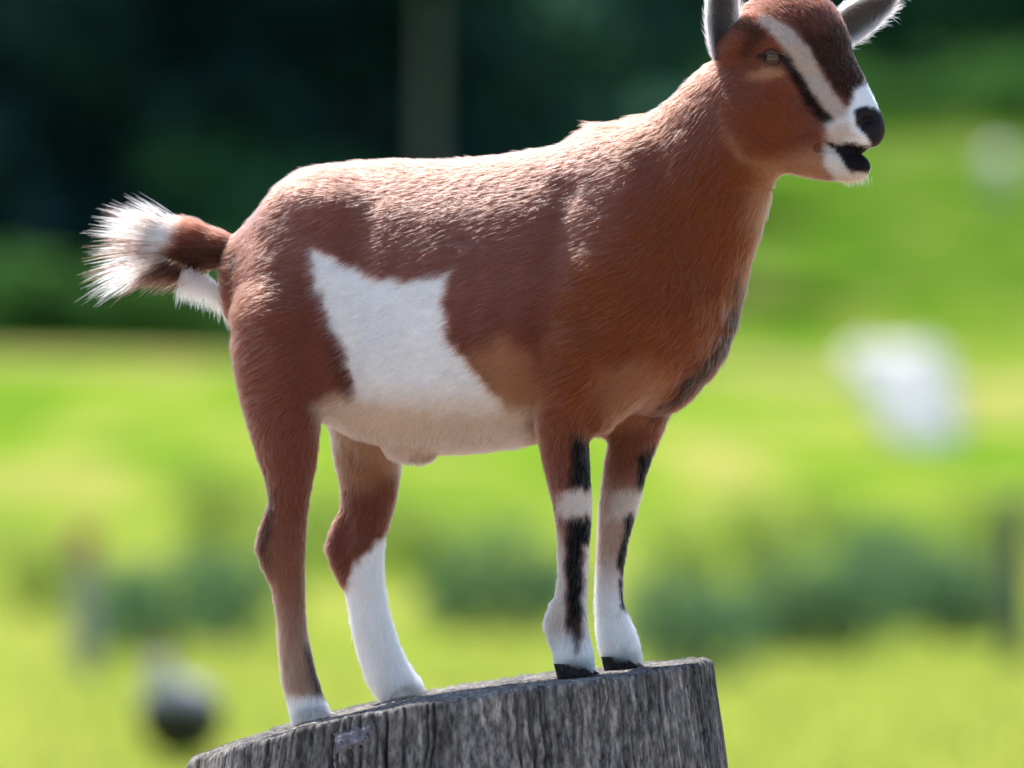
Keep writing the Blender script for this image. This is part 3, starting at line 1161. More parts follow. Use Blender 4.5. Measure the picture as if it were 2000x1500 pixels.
    area([(325, 400), (352, 400), (330, 470), (300, 560), (230, 560), (230, 400)], WHITE, 14, tm, 0.9)
    stroke([(812, 902, 10), (850, 900, 8)], TAN * .55, 14, (y > 870) * (x > 780) * (x < 900) * 1.0, 0.8)
    # ---- head: mirrored on its own middle plane
    a_ = (x - H0X) * HX + (d - H0D) * HD
    lh = (x - H0X) * LX + (d - H0D) * LD
    sym = np.stack([H0X + a_ * HX + np.abs(lh) * LX, y], 1)
    hm = (sstep(x, 1385, 1405) * (y < 385)) * sstep(a_ + y * 0.0, -150, -110)
    Pn = sym + j * 0.5 + np.stack([fbm(V / 6.0, 151, 2), fbm(V / 6.0, 157, 2)], 1) * 4 + (RNG.normal(size=(n, 2)) * jit * 0.9 if jit else 0)
    P = Pn
    al = np.abs(lh)
    area([(1380, 60), (1480, 0), (1560, 160), (1600, 260), (1600, 300), (1540, 345), (1440, 325), (1395, 260)], BROWN, 25, hm)
    area([(1420, 230), (1520, 200), (1560, 300), (1520, 340), (1440, 318)], ORANGE, 25, hm, 0.8)
    area([(1480, 330), (1600, 300), (1612, 375), (1540, 390)], TAN, 22, hm, 0.8)
    stroke([(1396, 215, 5), (1410, 275, 6), (1440, 322, 7), (1500, 352, 8)], TAN, 14, hm, 0.55)
    area([(1470, 352), (1530, 360), (1520, 470), (1450, 440)], TAN, 30, (x > 1380) * 1.0, 0.6)
    # dark bridge of the nose and red forehead
    area([(1540, 66), (1590, 20), (1720, 60), (1720, 205), (1650, 225), (1612, 200), (1580, 136)], DKBROWN * .9, 12, hm)
    area([(1462, 40), (1470, -80), (1700, -80), (1650, 40), (1600, 80), (1575, 84), (1530, 62)], RED * 0.62, 22, hm, 0.9)
    stroke([(1440, 60, 14), (1470, 85, 18), (1450, 120, 12)], DKBROWN, 14, hm, 0.8)
    # pale stripe above the eye down to the muzzle, dark line under it
    stroke([(1522, 128, 7), (1548, 172, 11), (1576, 218, 13), (1604, 250, 13)], BLACK, 6, hm, 0.95)
    stroke([(1486, 62, 10), (1526, 92, 17), (1556, 132, 20), (1584, 184, 17), (1616, 228, 15), (1640, 250, 14)], CREAM * np.array((.62, .66, .74)), 6, hm)
    stroke([(1455, 165, 6), (1490, 162, 12), (1515, 160, 8)], TAN, 8, hm, 0.8)
    # white muzzle
    area([(1655, 196), (1690, 172), (1760, 250), (1760, 300), (1610, 300), (1600, 262), (1640, 244)], WHITE * .92, 9, hm)
    area([(1596, 262), (1640, 250), (1660, 290), (1606, 298)], CREAM * np.array((.66, .66, .70)), 14, hm, 0.8)
    area([(1598, 300), (1634, 302), (1645, 348), (1720, 352), (1720, 400), (1625, 372), (1598, 340)], WHITE * np.array((.74, .68, .62)), 9, hm, 0.9)
    # nose pad, lips and mouth
    nose = sstep(-poly_sd(Pn, [(1652, 236), (1668, 224), (1700, 232), (1740, 246), (1740, 312), (1690, 306), (1672, 280), (1654, 258)]), -4, 4) * hm
    put(nose, SKIN)
    lips = sstep(-poly_sd(Pn, [(1600, 291), (1690, 303), (1740, 305), (1740, 354), (1690, 354), (1640, 344), (1626, 318)]), -4, 4) * hm
    put(lips, SKIN * .7)
    eye = sstep(-line_d(Pn, [(1472, 128, 5), (1498, 126, 13), (1526, 132, 4)]), -3, 3) * hm
    put(eye, SKIN)
    bare = np.maximum.reduce([nose, lips * .45, eye])
    return C, bare


coat, coat_t, coat_b = mat_new('goat_coat')
at = node(coat_t, 'ShaderNodeAttribute', attribute_name='coat')
coat_t.links.new(at.outputs['Color'], coat_b.inputs['Base Color'])
wt = node(coat_t, 'ShaderNodeAttribute', attribute_name='wet')
for nm_, d0_, d1_ in (('Roughness', 0.8, 0.5), ('Specular IOR Level', 0.05, 0.16)):
    mr = node(coat_t, 'ShaderNodeMapRange')
    mr.inputs['To Min'].default_value = d0_
    mr.inputs['To Max'].default_value = d1_
    coat_t.links.new(wt.outputs['Fac'], mr.inputs['Value'])
    coat_t.links.new(mr.outputs[0], coat_b.inputs[nm_])

GOAT0 = to_world(np.array([[900, 1345, 0]]))[0]
goat = empty('goat', tuple(GOAT0))
tag(goat, 'brown goat with white flank patch standing on the cut stump', 'goat')


def set_cols(o, C, name='coat'):
    a = o.data.attributes.new(name, 'FLOAT_COLOR', 'POINT')
    a.data.foreach_set('color', np.concatenate([C, np.ones((len(C), 1))], 1).astype(np.float32).ravel())


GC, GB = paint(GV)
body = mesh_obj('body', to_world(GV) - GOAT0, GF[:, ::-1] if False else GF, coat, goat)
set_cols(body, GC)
_w = body.data.attributes.new('wet', 'FLOAT', 'POINT')
_w.data.foreach_set('value', GB.astype(np.float32))
# consistent outward normals
bm = bmesh.new()
bm.from_mesh(body.data)
vol = bm.calc_volume(signed=True)
if vol < 0:
    bmesh.ops.reverse_faces(bm, faces=bm.faces[:])
    bm.to_mesh(body.data)
bm.free()
GN = np.empty(len(GV) * 3, np.float32)
body.data.vertices.foreach_get('normal', GN)
GN = GN.reshape(-1, 3).astype(float)          # world axes
GNp = np.stack([GN[:, 0], -GN[:, 2], GN[:, 1]], 1)   # goat units axes


# ---- ears
def build_ear(base, axis, face, L, W, curl):
    """leaf-shaped cupped ear. base point, axis = towards tip, face = direction the hollow looks (goat units)"""
    ax = np.array(axis, float)
    ax /= np.linalg.norm(ax)
    fc = np.array(face, float)
    fc -= ax * (fc @ ax)
    fc /= np.linalg.norm(fc)
    sd = np.cross(ax, fc)
    nt_, nu = 22, 15
    V, C = [], []
    for side in (0, 1):                        # 0 hollow side, 1 back
        for i in range(nt_):
            t = i / (nt_ - 1)
            w = W * np.interp(t, [0, .12, .35, .6, .85, 1], [.55, .78, 1.0, .92, .52, .05])
            for jx in range(nu):
                u = -1 + 2 * jx / (nu - 1)
                ang = u * curl * (1 - 0.35 * t)
                rr = w / max(0.3, math.sin(curl * (1 - .35 * t)))
                p = np.array(base) + ax * (t * L) + sd * (rr * math.sin(ang)) + fc * (rr * (1 - math.cos(ang)) - 10 * math.sin(math.pi * min(1, t * 1.2)))
                p = p + fc * (18 * t * t)
                th = 5.5 * (1 - abs(u) ** 4) * (1 - 0.7 * t) + .6
                p = p + fc * (th * 0.5 if side == 0 else -th * 0.5)
                V.append(p)
                if side == 0:
                    e = sstep(np.array([abs(u)]), 0.55, 0.95)[0]
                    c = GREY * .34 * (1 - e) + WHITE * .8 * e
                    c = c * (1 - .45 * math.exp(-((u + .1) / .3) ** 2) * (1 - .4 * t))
                else:
                    e = sstep(np.array([abs(u)]), 0.75, 1.0)[0]
                    c = BROWN * 1.2 * (1 - e) + WHITE * .75 * e
                C.append(c)
    F = []
    m = nt_ * nu
    for i in range(nt_ - 1):
        for jx in range(nu - 1):
            a = i * nu + jx
            F.append((a, a + 1, a + nu + 1, a + nu))
            F.append((m + a, m + a + nu, m + a + nu + 1, m + a + 1))
        for jx, fl_ in ((0, 0), (nu - 1, 1)):
            a = i * nu + jx
            q = (a, a + nu, m + a + nu, m + a)
            F.append(q if not fl_ else q[::-1])
    for jx in range(nu - 1):
        a = (nt_ - 1) * nu + jx
        F.append((a, a + 1, m + a + 1, m + a))
    return np.array(V), np.array(F), np.array(C), ax


EARS = []
ear_specs = [
    (head_pt(-68, 132, 76), (0.0, -1.0, -0.10), (0.22, 0.05, -0.95), 215, 32, 1.05),
    (head_pt(72, 92, -74), (0.82, -0.58, 0.25), (0.20, 0.35, -0.9), 178, 38, 0.95),
]
for (bp, axv, fcv, L, W, cu) in ear_specs:
    V, F, C, ax_ = build_ear(bp, axv, fcv, L, W, cu)
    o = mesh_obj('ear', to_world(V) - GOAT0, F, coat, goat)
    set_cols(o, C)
    EARS.append((V, F, C, ax_))

# ---- eyes
eye_m, t, b = mat_new('goat_eye')
tc = node(t, 'ShaderNodeTexCoord')
mp = node(t, 'ShaderNodeMapping')
t.links.new(tc.outputs['Object'], mp.inputs[0])
sepx = node(t, 'ShaderNodeSeparateXYZ')
t.links.new(mp.outputs[0], sepx.inputs[0])
ab = node(t, 'ShaderNodeMath', operation='ABSOLUTE')
t.links.new(sepx.outputs[2], ab.inputs[0])
rp = ramp(t, ab.outputs[0], [(0.0, (0.006, 0.005, 0.004)), (0.0016, (0.006, 0.005, 0.004)), (0.0024, (0.26, 0.15, 0.045)), (0.006, (0.17, 0.09, 0.03))])
t.links.new(rp.outputs[0], b.inputs['Base Color'])
b.inputs['Roughness'].default_value = 0.08
lid_m = plain_mat('eyelid_skin', (0.05, 0.03, 0.022), (0.09, 0.05, 0.035), 200, 0.6)
for sg in (1, -1):
    c = np.array(head_pt(39, 128, sg * 60))
    cw = to_world(c[None])[0] - GOAT0
    V, F = ico((0, 0, 0), (18 * S,) * 3, 3)
    o = mesh_obj('eye', V, F, eye_m, goat)
    o.location = cw
    # upper and lower lids: shells round the eyeball
    for nm, lo_, hi_ in (('upper_eyelid', 17, 85), ('lower_eyelid', -75, -26)):
        V, F = [], []
        na, nb = 19, 6
        for i in range(na):
            az = R(-100 + 200 * i / (na - 1))
            for k in range(nb):
                e0 = lo_ + (hi_ - lo_) * k / (nb - 1)
                fade = math.cos(az * 0.85)
                el = R(e0 * fade + (3 if lo_ > 0 else -6) * (1 - fade))
                rr = 20.5 * S * (1 + (0.05 if k == 0 else 0))
                dirv = np.array([LX * sg, LD * sg])        # lateral outward in (x, d)
                fw = np.array([HX, HD])
                h_ = dirv * math.cos(az) + fw * math.sin(az)
                V.append((h_[0] * math.cos(el) * rr, h_[1] * math.cos(el) * rr, math.sin(el) * rr))
        for i in range(na - 1):
            for k in range(nb - 1):
                a = i * nb + k
                F.append((a, a + nb, a + nb + 1, a + 1))
        lid = mesh_obj(nm, V, F, lid_m, o)
        md = lid.modifiers.new('thick', 'SOLIDIFY')
        md.thickness = 2.5 * S

# ---- hooves: two toes and a coronet each
hoof_dark = plain_mat('dark_hoof', (0.006, 0.005, 0.005), (0.03, 0.025, 0.02), 160, 0.7, 0.5, 0.15)
hoof_pale = plain_mat('pale_hoof', (0.34, 0.29, 0.25), (0.55, 0.49, 0.43), 120, 0.5, 0.2, 0.5)

# stump surface height (goat units, y) along x
TOPX = [300, 365, 420, 500, 600, 700, 800, 900, 1000, 1100, 1200, 1300, 1395, 1440]
TOPY = [1520, 1486, 1466, 1441, 1411, 1386, 1365, 1348, 1334, 1322, 1309, 1297, 1286, 1281]


def top_y(x):
    return np.interp(x, TOPX, TOPY)


def build_hoof(cx, d, yaw, size, mat, ytop):
    yb = float(top_y(cx + 12)) - 1.5
    V, F = [], []
    c_, s_ = math.cos(yaw), -math.sin(yaw)
    n0x, n0d = -math.sin(yaw), -math.cos(yaw)
    parts = []
    for sg in (1, -1):
        v, f = [], []
        ns, nh = 14, 6
        for h in range(nh):
            t = h / (nh - 1)                      # 0 sole, 1 coronet
            y = yb + (ytop - yb) * t
            ln = size * (1.05 - 0.30 * t)
            wd = size * (0.42 - 0.08 * t)
            back = -size * (0.55 - 0.05 * t)
            for k in range(ns):
                a = 2 * math.pi * k / ns
                fx = math.cos(a)
                lx = math.sin(a)
                f_ = (back + ln) / 2 + (ln - back) / 2 * fx - 0.25 * size * t
                l_ = sg * (wd * 0.98) + wd * 0.92 * lx * (1 - 0.35 * max(0, fx))
                # the slope of the stump tilts the sole
                yy = y - (1 - t) * 0.0
                X = cx + f_ * c_ + l_ * n0x
                Yd = d + f_ * s_ + l_ * n0d
                slope = (float(top_y(X)) - float(top_y(cx + 12))) * (1 - t)
                v.append((X, yy + slope, Yd))
        for h in range(nh - 1):
            for k in range(ns):
                a, b2 = h * ns + k, h * ns + (k + 1) % ns
                f.append((a, b2, b2 + ns, a + ns))
        f.append(tuple(range(ns))[::-1])
        f.append(tuple((nh - 1) * ns + k for k in range(ns)))
        parts.append((v, f))
    V, F = join(parts)
    return mesh_obj('hoof', to_world(np.array(V)) - GOAT0, F, mat, goat)


_nx, _nd = body_pt(-285, 95)
_fx, _fd = body_pt(-285, -95)
_ax, _ad = body_pt(318, 92)
_bx, _bd = body_pt(318, -92)
build_hoof(612, _nd - 6, PSI, 44, hoof_pale, 1385)
build_hoof(788, _fd - 10, PSI, 46, hoof_pale, 1338)
build_hoof(1118, _ad - 4, PSI, 46, hoof_dark, 1292)
build_hoof(1209, _bd, PSI, 44, hoof_dark, 1282)

# ---- fur (curves): one mass of hairs growing on body and ears
hair_m = bpy.data.materials.new('fur')
hair_m.use_nodes = True
t = hair_m.node_tree
t.nodes.remove(t.nodes['Principled BSDF'])
hb = node(t, 'ShaderNodeBsdfHairPrincipled')
hb.model = 'CHIANG'
hb.parametrization = 'COLOR'
at = node(t, 'ShaderNodeAttribute', attribute_name='hair_color')
t.links.new(at.outputs['Color'], hb.inputs['Color'])
hb.inputs['Roughness'].default_value = 0.5
hb.inputs['Radial Roughness'].default_value = 0.5
hb.inputs['Coat'].default_value = 0.0
hb.inputs['IOR'].default_value = 1.24
hb.inputs['Random Roughness'].default_value = 0.2
t.links.new(hb.outputs[0], t.nodes['Material Output'].inputs[0])


def sample(V, F, n):
    T = np.concatenate([F[:, [0, 1, 2]], F[:, [0, 2, 3]]])
    a, b, c = V[T[:, 0]], V[T[:, 1]], V[T[:, 2]]
    ar = np.linalg.norm(np.cross(b - a, c - a), axis=1)
    k = RNG.choice(len(T), n, p=ar / ar.sum())
    r1, r2 = RNG.random(n), RNG.random(n)
    s1 = np.sqrt(r1)
    w = np.stack([1 - s1, s1 * (1 - r2), s1 * r2], 1)
    return T[k], w


def interp(A, T, w):
    return (A[T] * w[..., None]).sum(1) if A.ndim > 1 else (A[T] * w).sum(1)


def comb_dir(P, N):
    """hair direction (goat units) at points P"""
    x, y, d = P.T
    n = len(P)
    back = np.stack([np.full(n, -BX), np.full(n, 0.0), np.full(n, -BD)], 1)
    down = np.tile((0.0, 1.0, 0.0), (n, 1))
    G = back * 0.9 + down * 0.45
    leg = sstep(y, 760, 880)[:, None]
    G = G * (1 - leg) + (down + back * 0.12) * leg
    nk = (sstep(x, 1180, 1330) * (1 - sstep(y, 560, 700)))[:, None]
    G = G * (1 - nk) + (down * 0.85 + back * 0.55) * nk
    a = (x - H0X) * HX + (d - H0D) * HD
    hd = (sstep(a, -60, 0) * (y < 380) * sstep(x, 1380, 1420))[:, None]
    hdir = np.stack([np.full(n, -HX * .75), np.full(n, -0.55), np.full(n, -HD * .75)], 1)
    G = G * (1 - hd) + hdir * hd
    tl = sstep(-x, -470, -440)[:, None] * (y < 640)[:, None]
    tdir = np.tile((-0.95, -0.1, 0.05), (n, 1))
    G = G * (1 - tl) + tdir * tl
    sw = np.stack([fbm(P / 60.0, 51, 2), fbm(P / 60.0, 61, 2), fbm(P / 60.0, 71, 2)], 1)
    G = G + sw * 0.22
    G = G - N * (G * N).sum(1)[:, None]
    return G / (np.linalg.norm(G, axis=1)[:, None] + 1e-6)


HP, HC, HR = [], [], []          # points (n,K,3), colours, radii
K = 5


def grow(P, N, dirs, length, lift, col, rad, droop=0.0, wig=0.06):
    n = len(P)
    ts = np.linspace(0, 1, K)
    length = length[:, None]
    rnd = RNG.normal(size=(n, 3))
    pts = np.empty((n, K, 3))
    for i, tt in enumerate(ts):
        lf = lift[:, None] * (1 - 0.6 * tt)
        pts[:, i] = P + length * tt * (dirs * np.sqrt(np.maximum(1 - lf ** 2, 0)) + N * lf) + rnd * length * wig * tt ** 1.5
        pts[:, i, 1] += (length[:, 0] * droop * tt ** 2)
    HP.append(pts)
    HC.append(col)
    HR.append(np.outer(rad, np.array([1.0, 0.95, 0.8, 0.55, 0.12])))


# body fur
NB = 330000
T, w = sample(GV, GF, NB)
P = interp(GV, T, w)
N = interp(GNp, T, w)
N /= np.linalg.norm(N, axis=1)[:, None]
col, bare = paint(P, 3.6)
keep = (bare < 0.35)
P, N, col = P[keep], N[keep], col[keep]
x, y, d = P.T
dirs = comb_dir(P, N)
ln = np.full(len(P), 21.0)
ln = np.where(y > 800, ln + (15 - ln) * sstep(y, 800, 960), ln)
headm = sstep(x, 1390, 1430) * (y < 380)
ln = ln + (11 - ln) * headm
aa = (x - H0X) * HX + (d - H0D) * HD
ln = ln + (5.0 - ln) * headm * sstep(aa, 100, 160)
foot = sstep(y, 1180, 1240)
ln = ln + 10 * foot
lat_ = np.abs((x - 900) * NX + d * ND)
upn = sstep(-N[:, 1], 0.75, 0.98)
mane = upn * (y < 480) * (x > 520) * (x < 1400)
ln = ln + mane * (4 + 8 * (fbm(P / 40.0, 81, 2) > 0) + 10 * sstep(x, 1100, 1180))
tailm = (x < 450) * (y < 640)
ln = np.where(tailm, 34.0, ln)
ln = ln * (0.65 + 0.6 * RNG.random(len(P)))
lift = 0.24 + 0.14 * RNG.random(len(P)) + 0.22 * mane + 0.15 * tailm
shade = 0.75 + 0.5 * RNG.random(len(P)) + 0.15 * fbm(P / 30.0, 91, 2)
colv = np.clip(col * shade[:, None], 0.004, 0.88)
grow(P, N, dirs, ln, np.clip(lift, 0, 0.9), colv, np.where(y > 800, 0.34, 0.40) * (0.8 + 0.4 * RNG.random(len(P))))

# sparse pale guard hairs standing proud of the coat
ng = 80000
T, w = sample(GV, GF, ng)
P = interp(GV, T, w)
N = interp(GNp, T, w)
N /= np.linalg.norm(N, axis=1)[:, None]
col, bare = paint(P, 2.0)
k_ = bare < 0.2
P, N, col = P[k_], N[k_], col[k_]
aa = (P[:, 0] - H0X) * HX + (P[:, 2] - H0D) * HD
hd_ = sstep(P[:, 0], 1390, 1430) * (P[:, 1] < 380)
ln = 24 - 8 * sstep(P[:, 1], 780, 950) - 12 * hd_ - 4 * hd_ * sstep(aa, 100, 160)
ln = ln * (0.6 + 0.7 * RNG.random(len(P)))
grow(P, N, comb_dir(P, N), ln, 0.45 + 0.25 * RNG.random(len(P)), np.clip(col * 0.8 + 0.05, 0.004, 0.85), np.full(len(P), 0.30))

# ear hair
for V, F, C, ax_ in EARS:
    n = 9000
    T, w = sample(V, F, n)
    P = interp(V, T, w)
    c = interp(C, T, w)
    a, b_, c_ = V[T[:, 0]], V[T[:, 1]], V[T[:, 2]]
    N = np.cross(b_ - a, c_ - a)
    N /= np.linalg.norm(N, axis=1)[:, None] + 1e-9
    dr = np.tile(ax_, (n, 1)) + RNG.normal(size=(n, 3)) * 0.35
    dr -= N * (dr * N).sum(1)[:, None]
    dr /= np.linalg.norm(dr, axis=1)[:, None] + 1e-9
    bright = c.mean(1)
    grow(P, N, dr, (9 + 12 * RNG.random(n)) * (1 + .6 * (bright > .45)), 0.30 + 0.25 * RNG.random(n),
         np.clip(c * (0.75 + .5 * RNG.random(n))[:, None], 0.004, 0.88), 0.42 * np.ones(n))


def build_curves(name, HP, HC, HR, parent):
    pts = np.concatenate(HP)
    cols = np.concatenate(HC)
    rad = np.concatenate(HR) * S
    n = len(pts)
    cu = bpy.data.hair_curves.new(name)
    cu.add_curves([K] * n)
    Wp = to_world(pts.reshape(-1, 3)) - GOAT0
    cu.position_data.foreach_set('vector', Wp.astype(np.float32).ravel())
    ra = cu.attributes.get('radius') or cu.attributes.new('radius', 'FLOAT', 'POINT')
    ra.data.foreach_set('value', rad.astype(np.float32).ravel())
    ca = cu.attributes.new('hair_color', 'FLOAT_COLOR', 'CURVE')
    ca.data.foreach_set('color', np.concatenate([cols, np.ones((n, 1))], 1).astype(np.float32).ravel())
    cu.materials.append(hair_m)
    o = bpy.data.objects.new(name, cu)
    COL.objects.link(o)
    o.parent = parent
    return o


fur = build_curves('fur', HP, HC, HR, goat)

# hair drooping over the coronets
for cx_, d_, y0_, ln_, colr in ((604, _nd - 6, 1382, 24, WHITE), (783, _fd - 10, 1336, 26, WHITE), (1119, _ad - 4, 1282, 16, WHITE * .9), (1212, _bd, 1270, 18, WHITE * .95)):
    m_ = 1500
    an = RNG.random(m_) * 2 * np.pi
    ou = np.stack([np.cos(an) * BX + np.sin(an) * NX * .8, np.zeros(m_), np.cos(an) * BD + np.sin(an) * ND * .8], 1)
    rr_ = 31 + 5 * RNG.random(m_)
    P = np.stack([cx_ + ou[:, 0] * rr_, y0_ + 10 * RNG.normal(size=m_) * .6, d_ + ou[:, 2] * rr_], 1)
    grow(P, ou, np.tile((BX * .25, .95, BD * .25), (m_, 1)), ln_ * (0.6 + .7 * RNG.random(m_)), 0.25 + .25 * RNG.random(m_),
         np.tile(colr, (m_, 1)) * (0.8 + .25 * RNG.random(m_))[:, None], np.full(m_, .42), 0, .08)
build_curves('fetlock_hair', HP[-4:], HC[-4:], HR[-4:], goat)

# chin whiskers and a few lip hairs
nw = 260
pa = 150 + 50 * RNG.random(nw)
pl = RNG.normal(size=nw) * 16
P = np.array([head_pt(a__, 360, l__) for a__, l__ in zip(pa, pl)])
P[:, 1] = 352 + 8 * RNG.random(nw)
grow(P, np.tile((0., 1., 0.), (nw, 1)), np.tile((.25, .95, -.1), (nw, 1)), 8 + 14 * RNG.random(nw), np.full(nw, .2),
     np.tile(TAN, (nw, 1)), np.full(nw, .25), 0, .1)
build_curves('chin_hair', HP[-1:], HC[-1:], HR[-1:], goat)

# tail switch: long hairs fanning from the tip, and the white tuft beneath
HP, HC, HR = [], [], []
_, td = body_pt(-470, 0)
NC = 46
cu_ = np.sort(RNG.random(NC))
c_ang = np.interp(cu_, [0, .30, .6, .8, 1], [-30, -12, 4, 16, 33]) + RNG.normal(size=NC) * 4
c_len = np.interp(cu_, [0, .25, .5, .8, 1], [95, 135, 140, 165, 150]) * (0.75 + .4 * RNG.random(NC))
c_white = RNG.random(NC) < np.interp(cu_, [0, .3, .45, .7, .9, 1], [1, .95, .5, .45, .7, .9])
c_z = RNG.normal(size=NC) * .16
per = np.where(cu_ < .33, 26, np.where(cu_ > .82, 24, 10))
ci = np.repeat(np.arange(NC), per)
n = len(ci)
u = cu_[ci]
root_p = np.stack([np.interp(u, [0, .3, .6, 1], [338, 322, 312, 318]) + RNG.normal(size=n) * 5,
                   np.interp(u, [0, .3, .6, 1], [430, 452, 486, 510]) + RNG.normal(size=n) * 4, td + 10 + RNG.normal(size=n) * 10], 1)
ang = np.radians(c_ang[ci] + RNG.normal(size=n) * 3.2)
dr = np.stack([-np.cos(ang), np.sin(ang), c_z[ci] + RNG.normal(size=n) * .03], 1)
wcol = np.where(c_white[ci][:, None], WHITE * 0.8, np.where((RNG.random(n) < .5)[:, None], DKBROWN, GREY * .6))
wcol = np.where((RNG.random(n) < .22)[:, None], DKBROWN, wcol)
grow(root_p, np.tile((0., -1., 0.), (n, 1)), dr, c_len[ci] * (0.7 + 0.35 * RNG.random(n)), np.full(n, 0.10), wcol, np.full(n, .62), 0.06, 0.05)
n = 420                                             # dark lower fringe with pale ends
root_p = np.stack([300 + 100 * RNG.random(n), 515 + 14 * RNG.normal(size=n) * .5, td + 5 + RNG.normal(size=n) * 14], 1)
dr = np.stack([-np.full(n, .80), np.full(n, .42), RNG.normal(size=n) * .12], 1)
grow(root_p, np.tile((0., 1., 0.), (n, 1)), dr, 40 + 50 * RNG.random(n), np.full(n, .1), np.tile(DKBROWN * .7, (n, 1)), np.full(n, .7), 0.05, 0.05)
n = 1300                                            # white tuft under the tail root
u = RNG.random(n)
root_p = np.stack([352 + 88 * u, 525 + 55 * u * u + RNG.normal(size=n) * 5, td - 8 + RNG.normal(size=n) * 20], 1)
dr = np.stack([-0.15 + .55 * u + RNG.normal(size=n) * .15, np.full(n, 1.0), RNG.normal(size=n) * .15], 1)
dr /= np.linalg.norm(dr, axis=1)[:, None]
grow(root_p, np.tile((-1., 0., 0.), (n, 1)), dr, 25 + 40 * RNG.random(n), np.full(n, .25), np.tile(WHITE * .9, (n, 1)), np.full(n, .65), 0.0, 0.06)
build_curves('tail_hair', HP, HC, HR, goat)

# ------------------------------------------------------------------ the stump
def build_stump():
    CX, RAD = 880.0, 512.0
    na = 1300
    th = np.linspace(0, 2 * np.pi, na, endpoint=False)
    hs = np.concatenate([np.linspace(0, 240, 70), np.linspace(250, 1500, 40)[0:]])
    base_y = 1000 + ZC / S                    # ground in goat units
    circ = np.stack([np.cos(th), np.sin(th)], 1)
    V = []
    cr = np.random.default_rng(5)
    cracks = [(t_, cr.uniform(1.8, 4.5), cr.uniform(8, 26), cr.uniform(80, 700)) for t_ in cr.random(150) * 2 * np.pi]
    # cracks seen in the photograph, by x on the front face
    for px, wd, dp, ln_ in ((500, 6, 34, 260), (663, 7, 40, 300), (762, 5, 26, 180), (1010, 4, 20, 200), (1160, 4, 18, 300), (1330, 5, 26, 600)):
        c = (px - CX) / RAD
        cracks.append((2 * np.pi - math.acos(max(-1, min(1, c))), wd, dp, ln_))
    lump = fbm(np.stack([circ[:, 0] * 1.6, circ[:, 1] * 1.6, np.zeros(na)], 1), 5, 3)
    for h in hs:
        q = np.stack([circ[:, 0] * 30, circ[:, 1] * 30, np.full(na, h / 260.0)], 1)
        fib = fbm(q, 11, 3)
        q2 = np.stack([circ[:, 0] * 90, circ[:, 1] * 90, np.full(na, h / 150.0)], 1)
        fine = fbm(q2, 17, 2)
        chip = fbm(np.stack([circ[:, 0] * 12, circ[:, 1] * 12, np.full(na, h / 90.0)], 1), 23, 2)
        r = RAD * (1 + 0.012 * lump) + h * 0.13 + 2.6 * fib + 2.6 * fine + 3.5 * np.maximum(chip, 0)
        for t_, wd, dp, ln_ in cracks:
            wob = 3.0 * math.sin(h / 47.0 + t_ * 9) + 1.5 * math.sin(h / 17.0 + t_ * 23)
            dd = np.abs((th - t_ + np.pi) % (2 * np.pi) - np.pi) * RAD - wob * 0
            dd = np.abs(((th - t_ + np.pi) % (2 * np.pi) - np.pi) * RAD + wob)
            r = r - dp * np.clip(1 - dd / wd, 0, 1) * (1 - sstep(np.array([h]), ln_ * .6, ln_)[0])
        if h < 8:
            r = r - (8 - h) * 0.6
        x = CX + r * circ[:, 0]
        d = r * circ[:, 1]
        rim = fbm(np.stack([circ[:, 0] * 14, circ[:, 1] * 14, np.zeros(na)], 1), 37, 3) * 7
        rimf = fbm(np.stack([circ[:, 0] * 60, circ[:, 1] * 60, np.zeros(na)], 1), 38, 2) * 3
        yt = top_y(x) + rim + rimf
        y = yt + (base_y + 40 - yt) * (h / 1500.0)
        V.append(np.stack([x, y, d], 1))
    nr = len(hs)
    V = np.concatenate(V)
    F = []
    k = np.arange(na)
    k2 = (k + 1) % na
    for i in range(nr - 1):
        F.append(np.stack([i * na + k, (i + 1) * na + k, (i + 1) * na + k2, i * na + k2], 1))
    F = [tuple(q) for q in np.concatenate(F).tolist()]
    # cut face
    top0 = V[:na].copy()
    prev = np.arange(na)
    rings = np.concatenate([np.linspace(0.985, 0.06, 46)])
    Vt = []
    off = len(V)
    for g in rings:
        p = top0.copy()
        p[:, 0] = CX + (top0[:, 0] - CX) * g
        p[:, 2] = top0[:, 2] * g
        rough = fbm(np.stack([p[:, 0] / 22, p[:, 2] / 22, np.zeros(na)], 1), 41, 3) * 3
        rad_cr = 5 * np.clip(1 - np.abs(fbm(np.stack([circ[:, 0] * 7, circ[:, 1] * 7, np.full(na, g)], 1), 47, 2)) * 14, 0, 1) * sstep(np.array([g]), .1, .4)[0]
        edge = sstep(np.array([g]), 0.9, 1.0)[0]
        p[:, 1] = top_y(p[:, 0]) * (1 - edge) + (top_y(p[:, 0]) + (top0[:, 1] - top_y(top0[:, 0]))) * edge + rough * (1 - edge) + rad_cr + 1.2 * math.sin(g * 160)
        Vt.append(p)
    Vt = np.concatenate(Vt)
    ctr = np.array([[CX, top_y(CX), 0]])
    allV = np.concatenate([V, Vt, ctr])
    for i in range(len(rings)):
        a0 = 0 if i == 0 else off + (i - 1) * na
        b0 = off + i * na
        F += np.stack([a0 + k, a0 + k2, b0 + k2, b0 + k], 1).tolist()
    last = off + (len(rings) - 1) * na
    cI = len(allV) - 1
    F += np.stack([last + k, last + k2, np.full(na, cI)], 1).tolist()
    m, t, b = mat_new('weathered_wood')
    tc = node(t, 'ShaderNodeTexCoord')
    n1 = noise(t, 75, 8, 0.72, tc.outputs['Object'], (2.2, 2.2, 0.30))
    n2 = noise(t, 9, 4, 0.6, tc.outputs['Object'], (1, 1, 0.6))
    n3 = noise(t, 240, 5, 0.7, tc.outputs['Object'], (1.0, 1.0, 0.35))
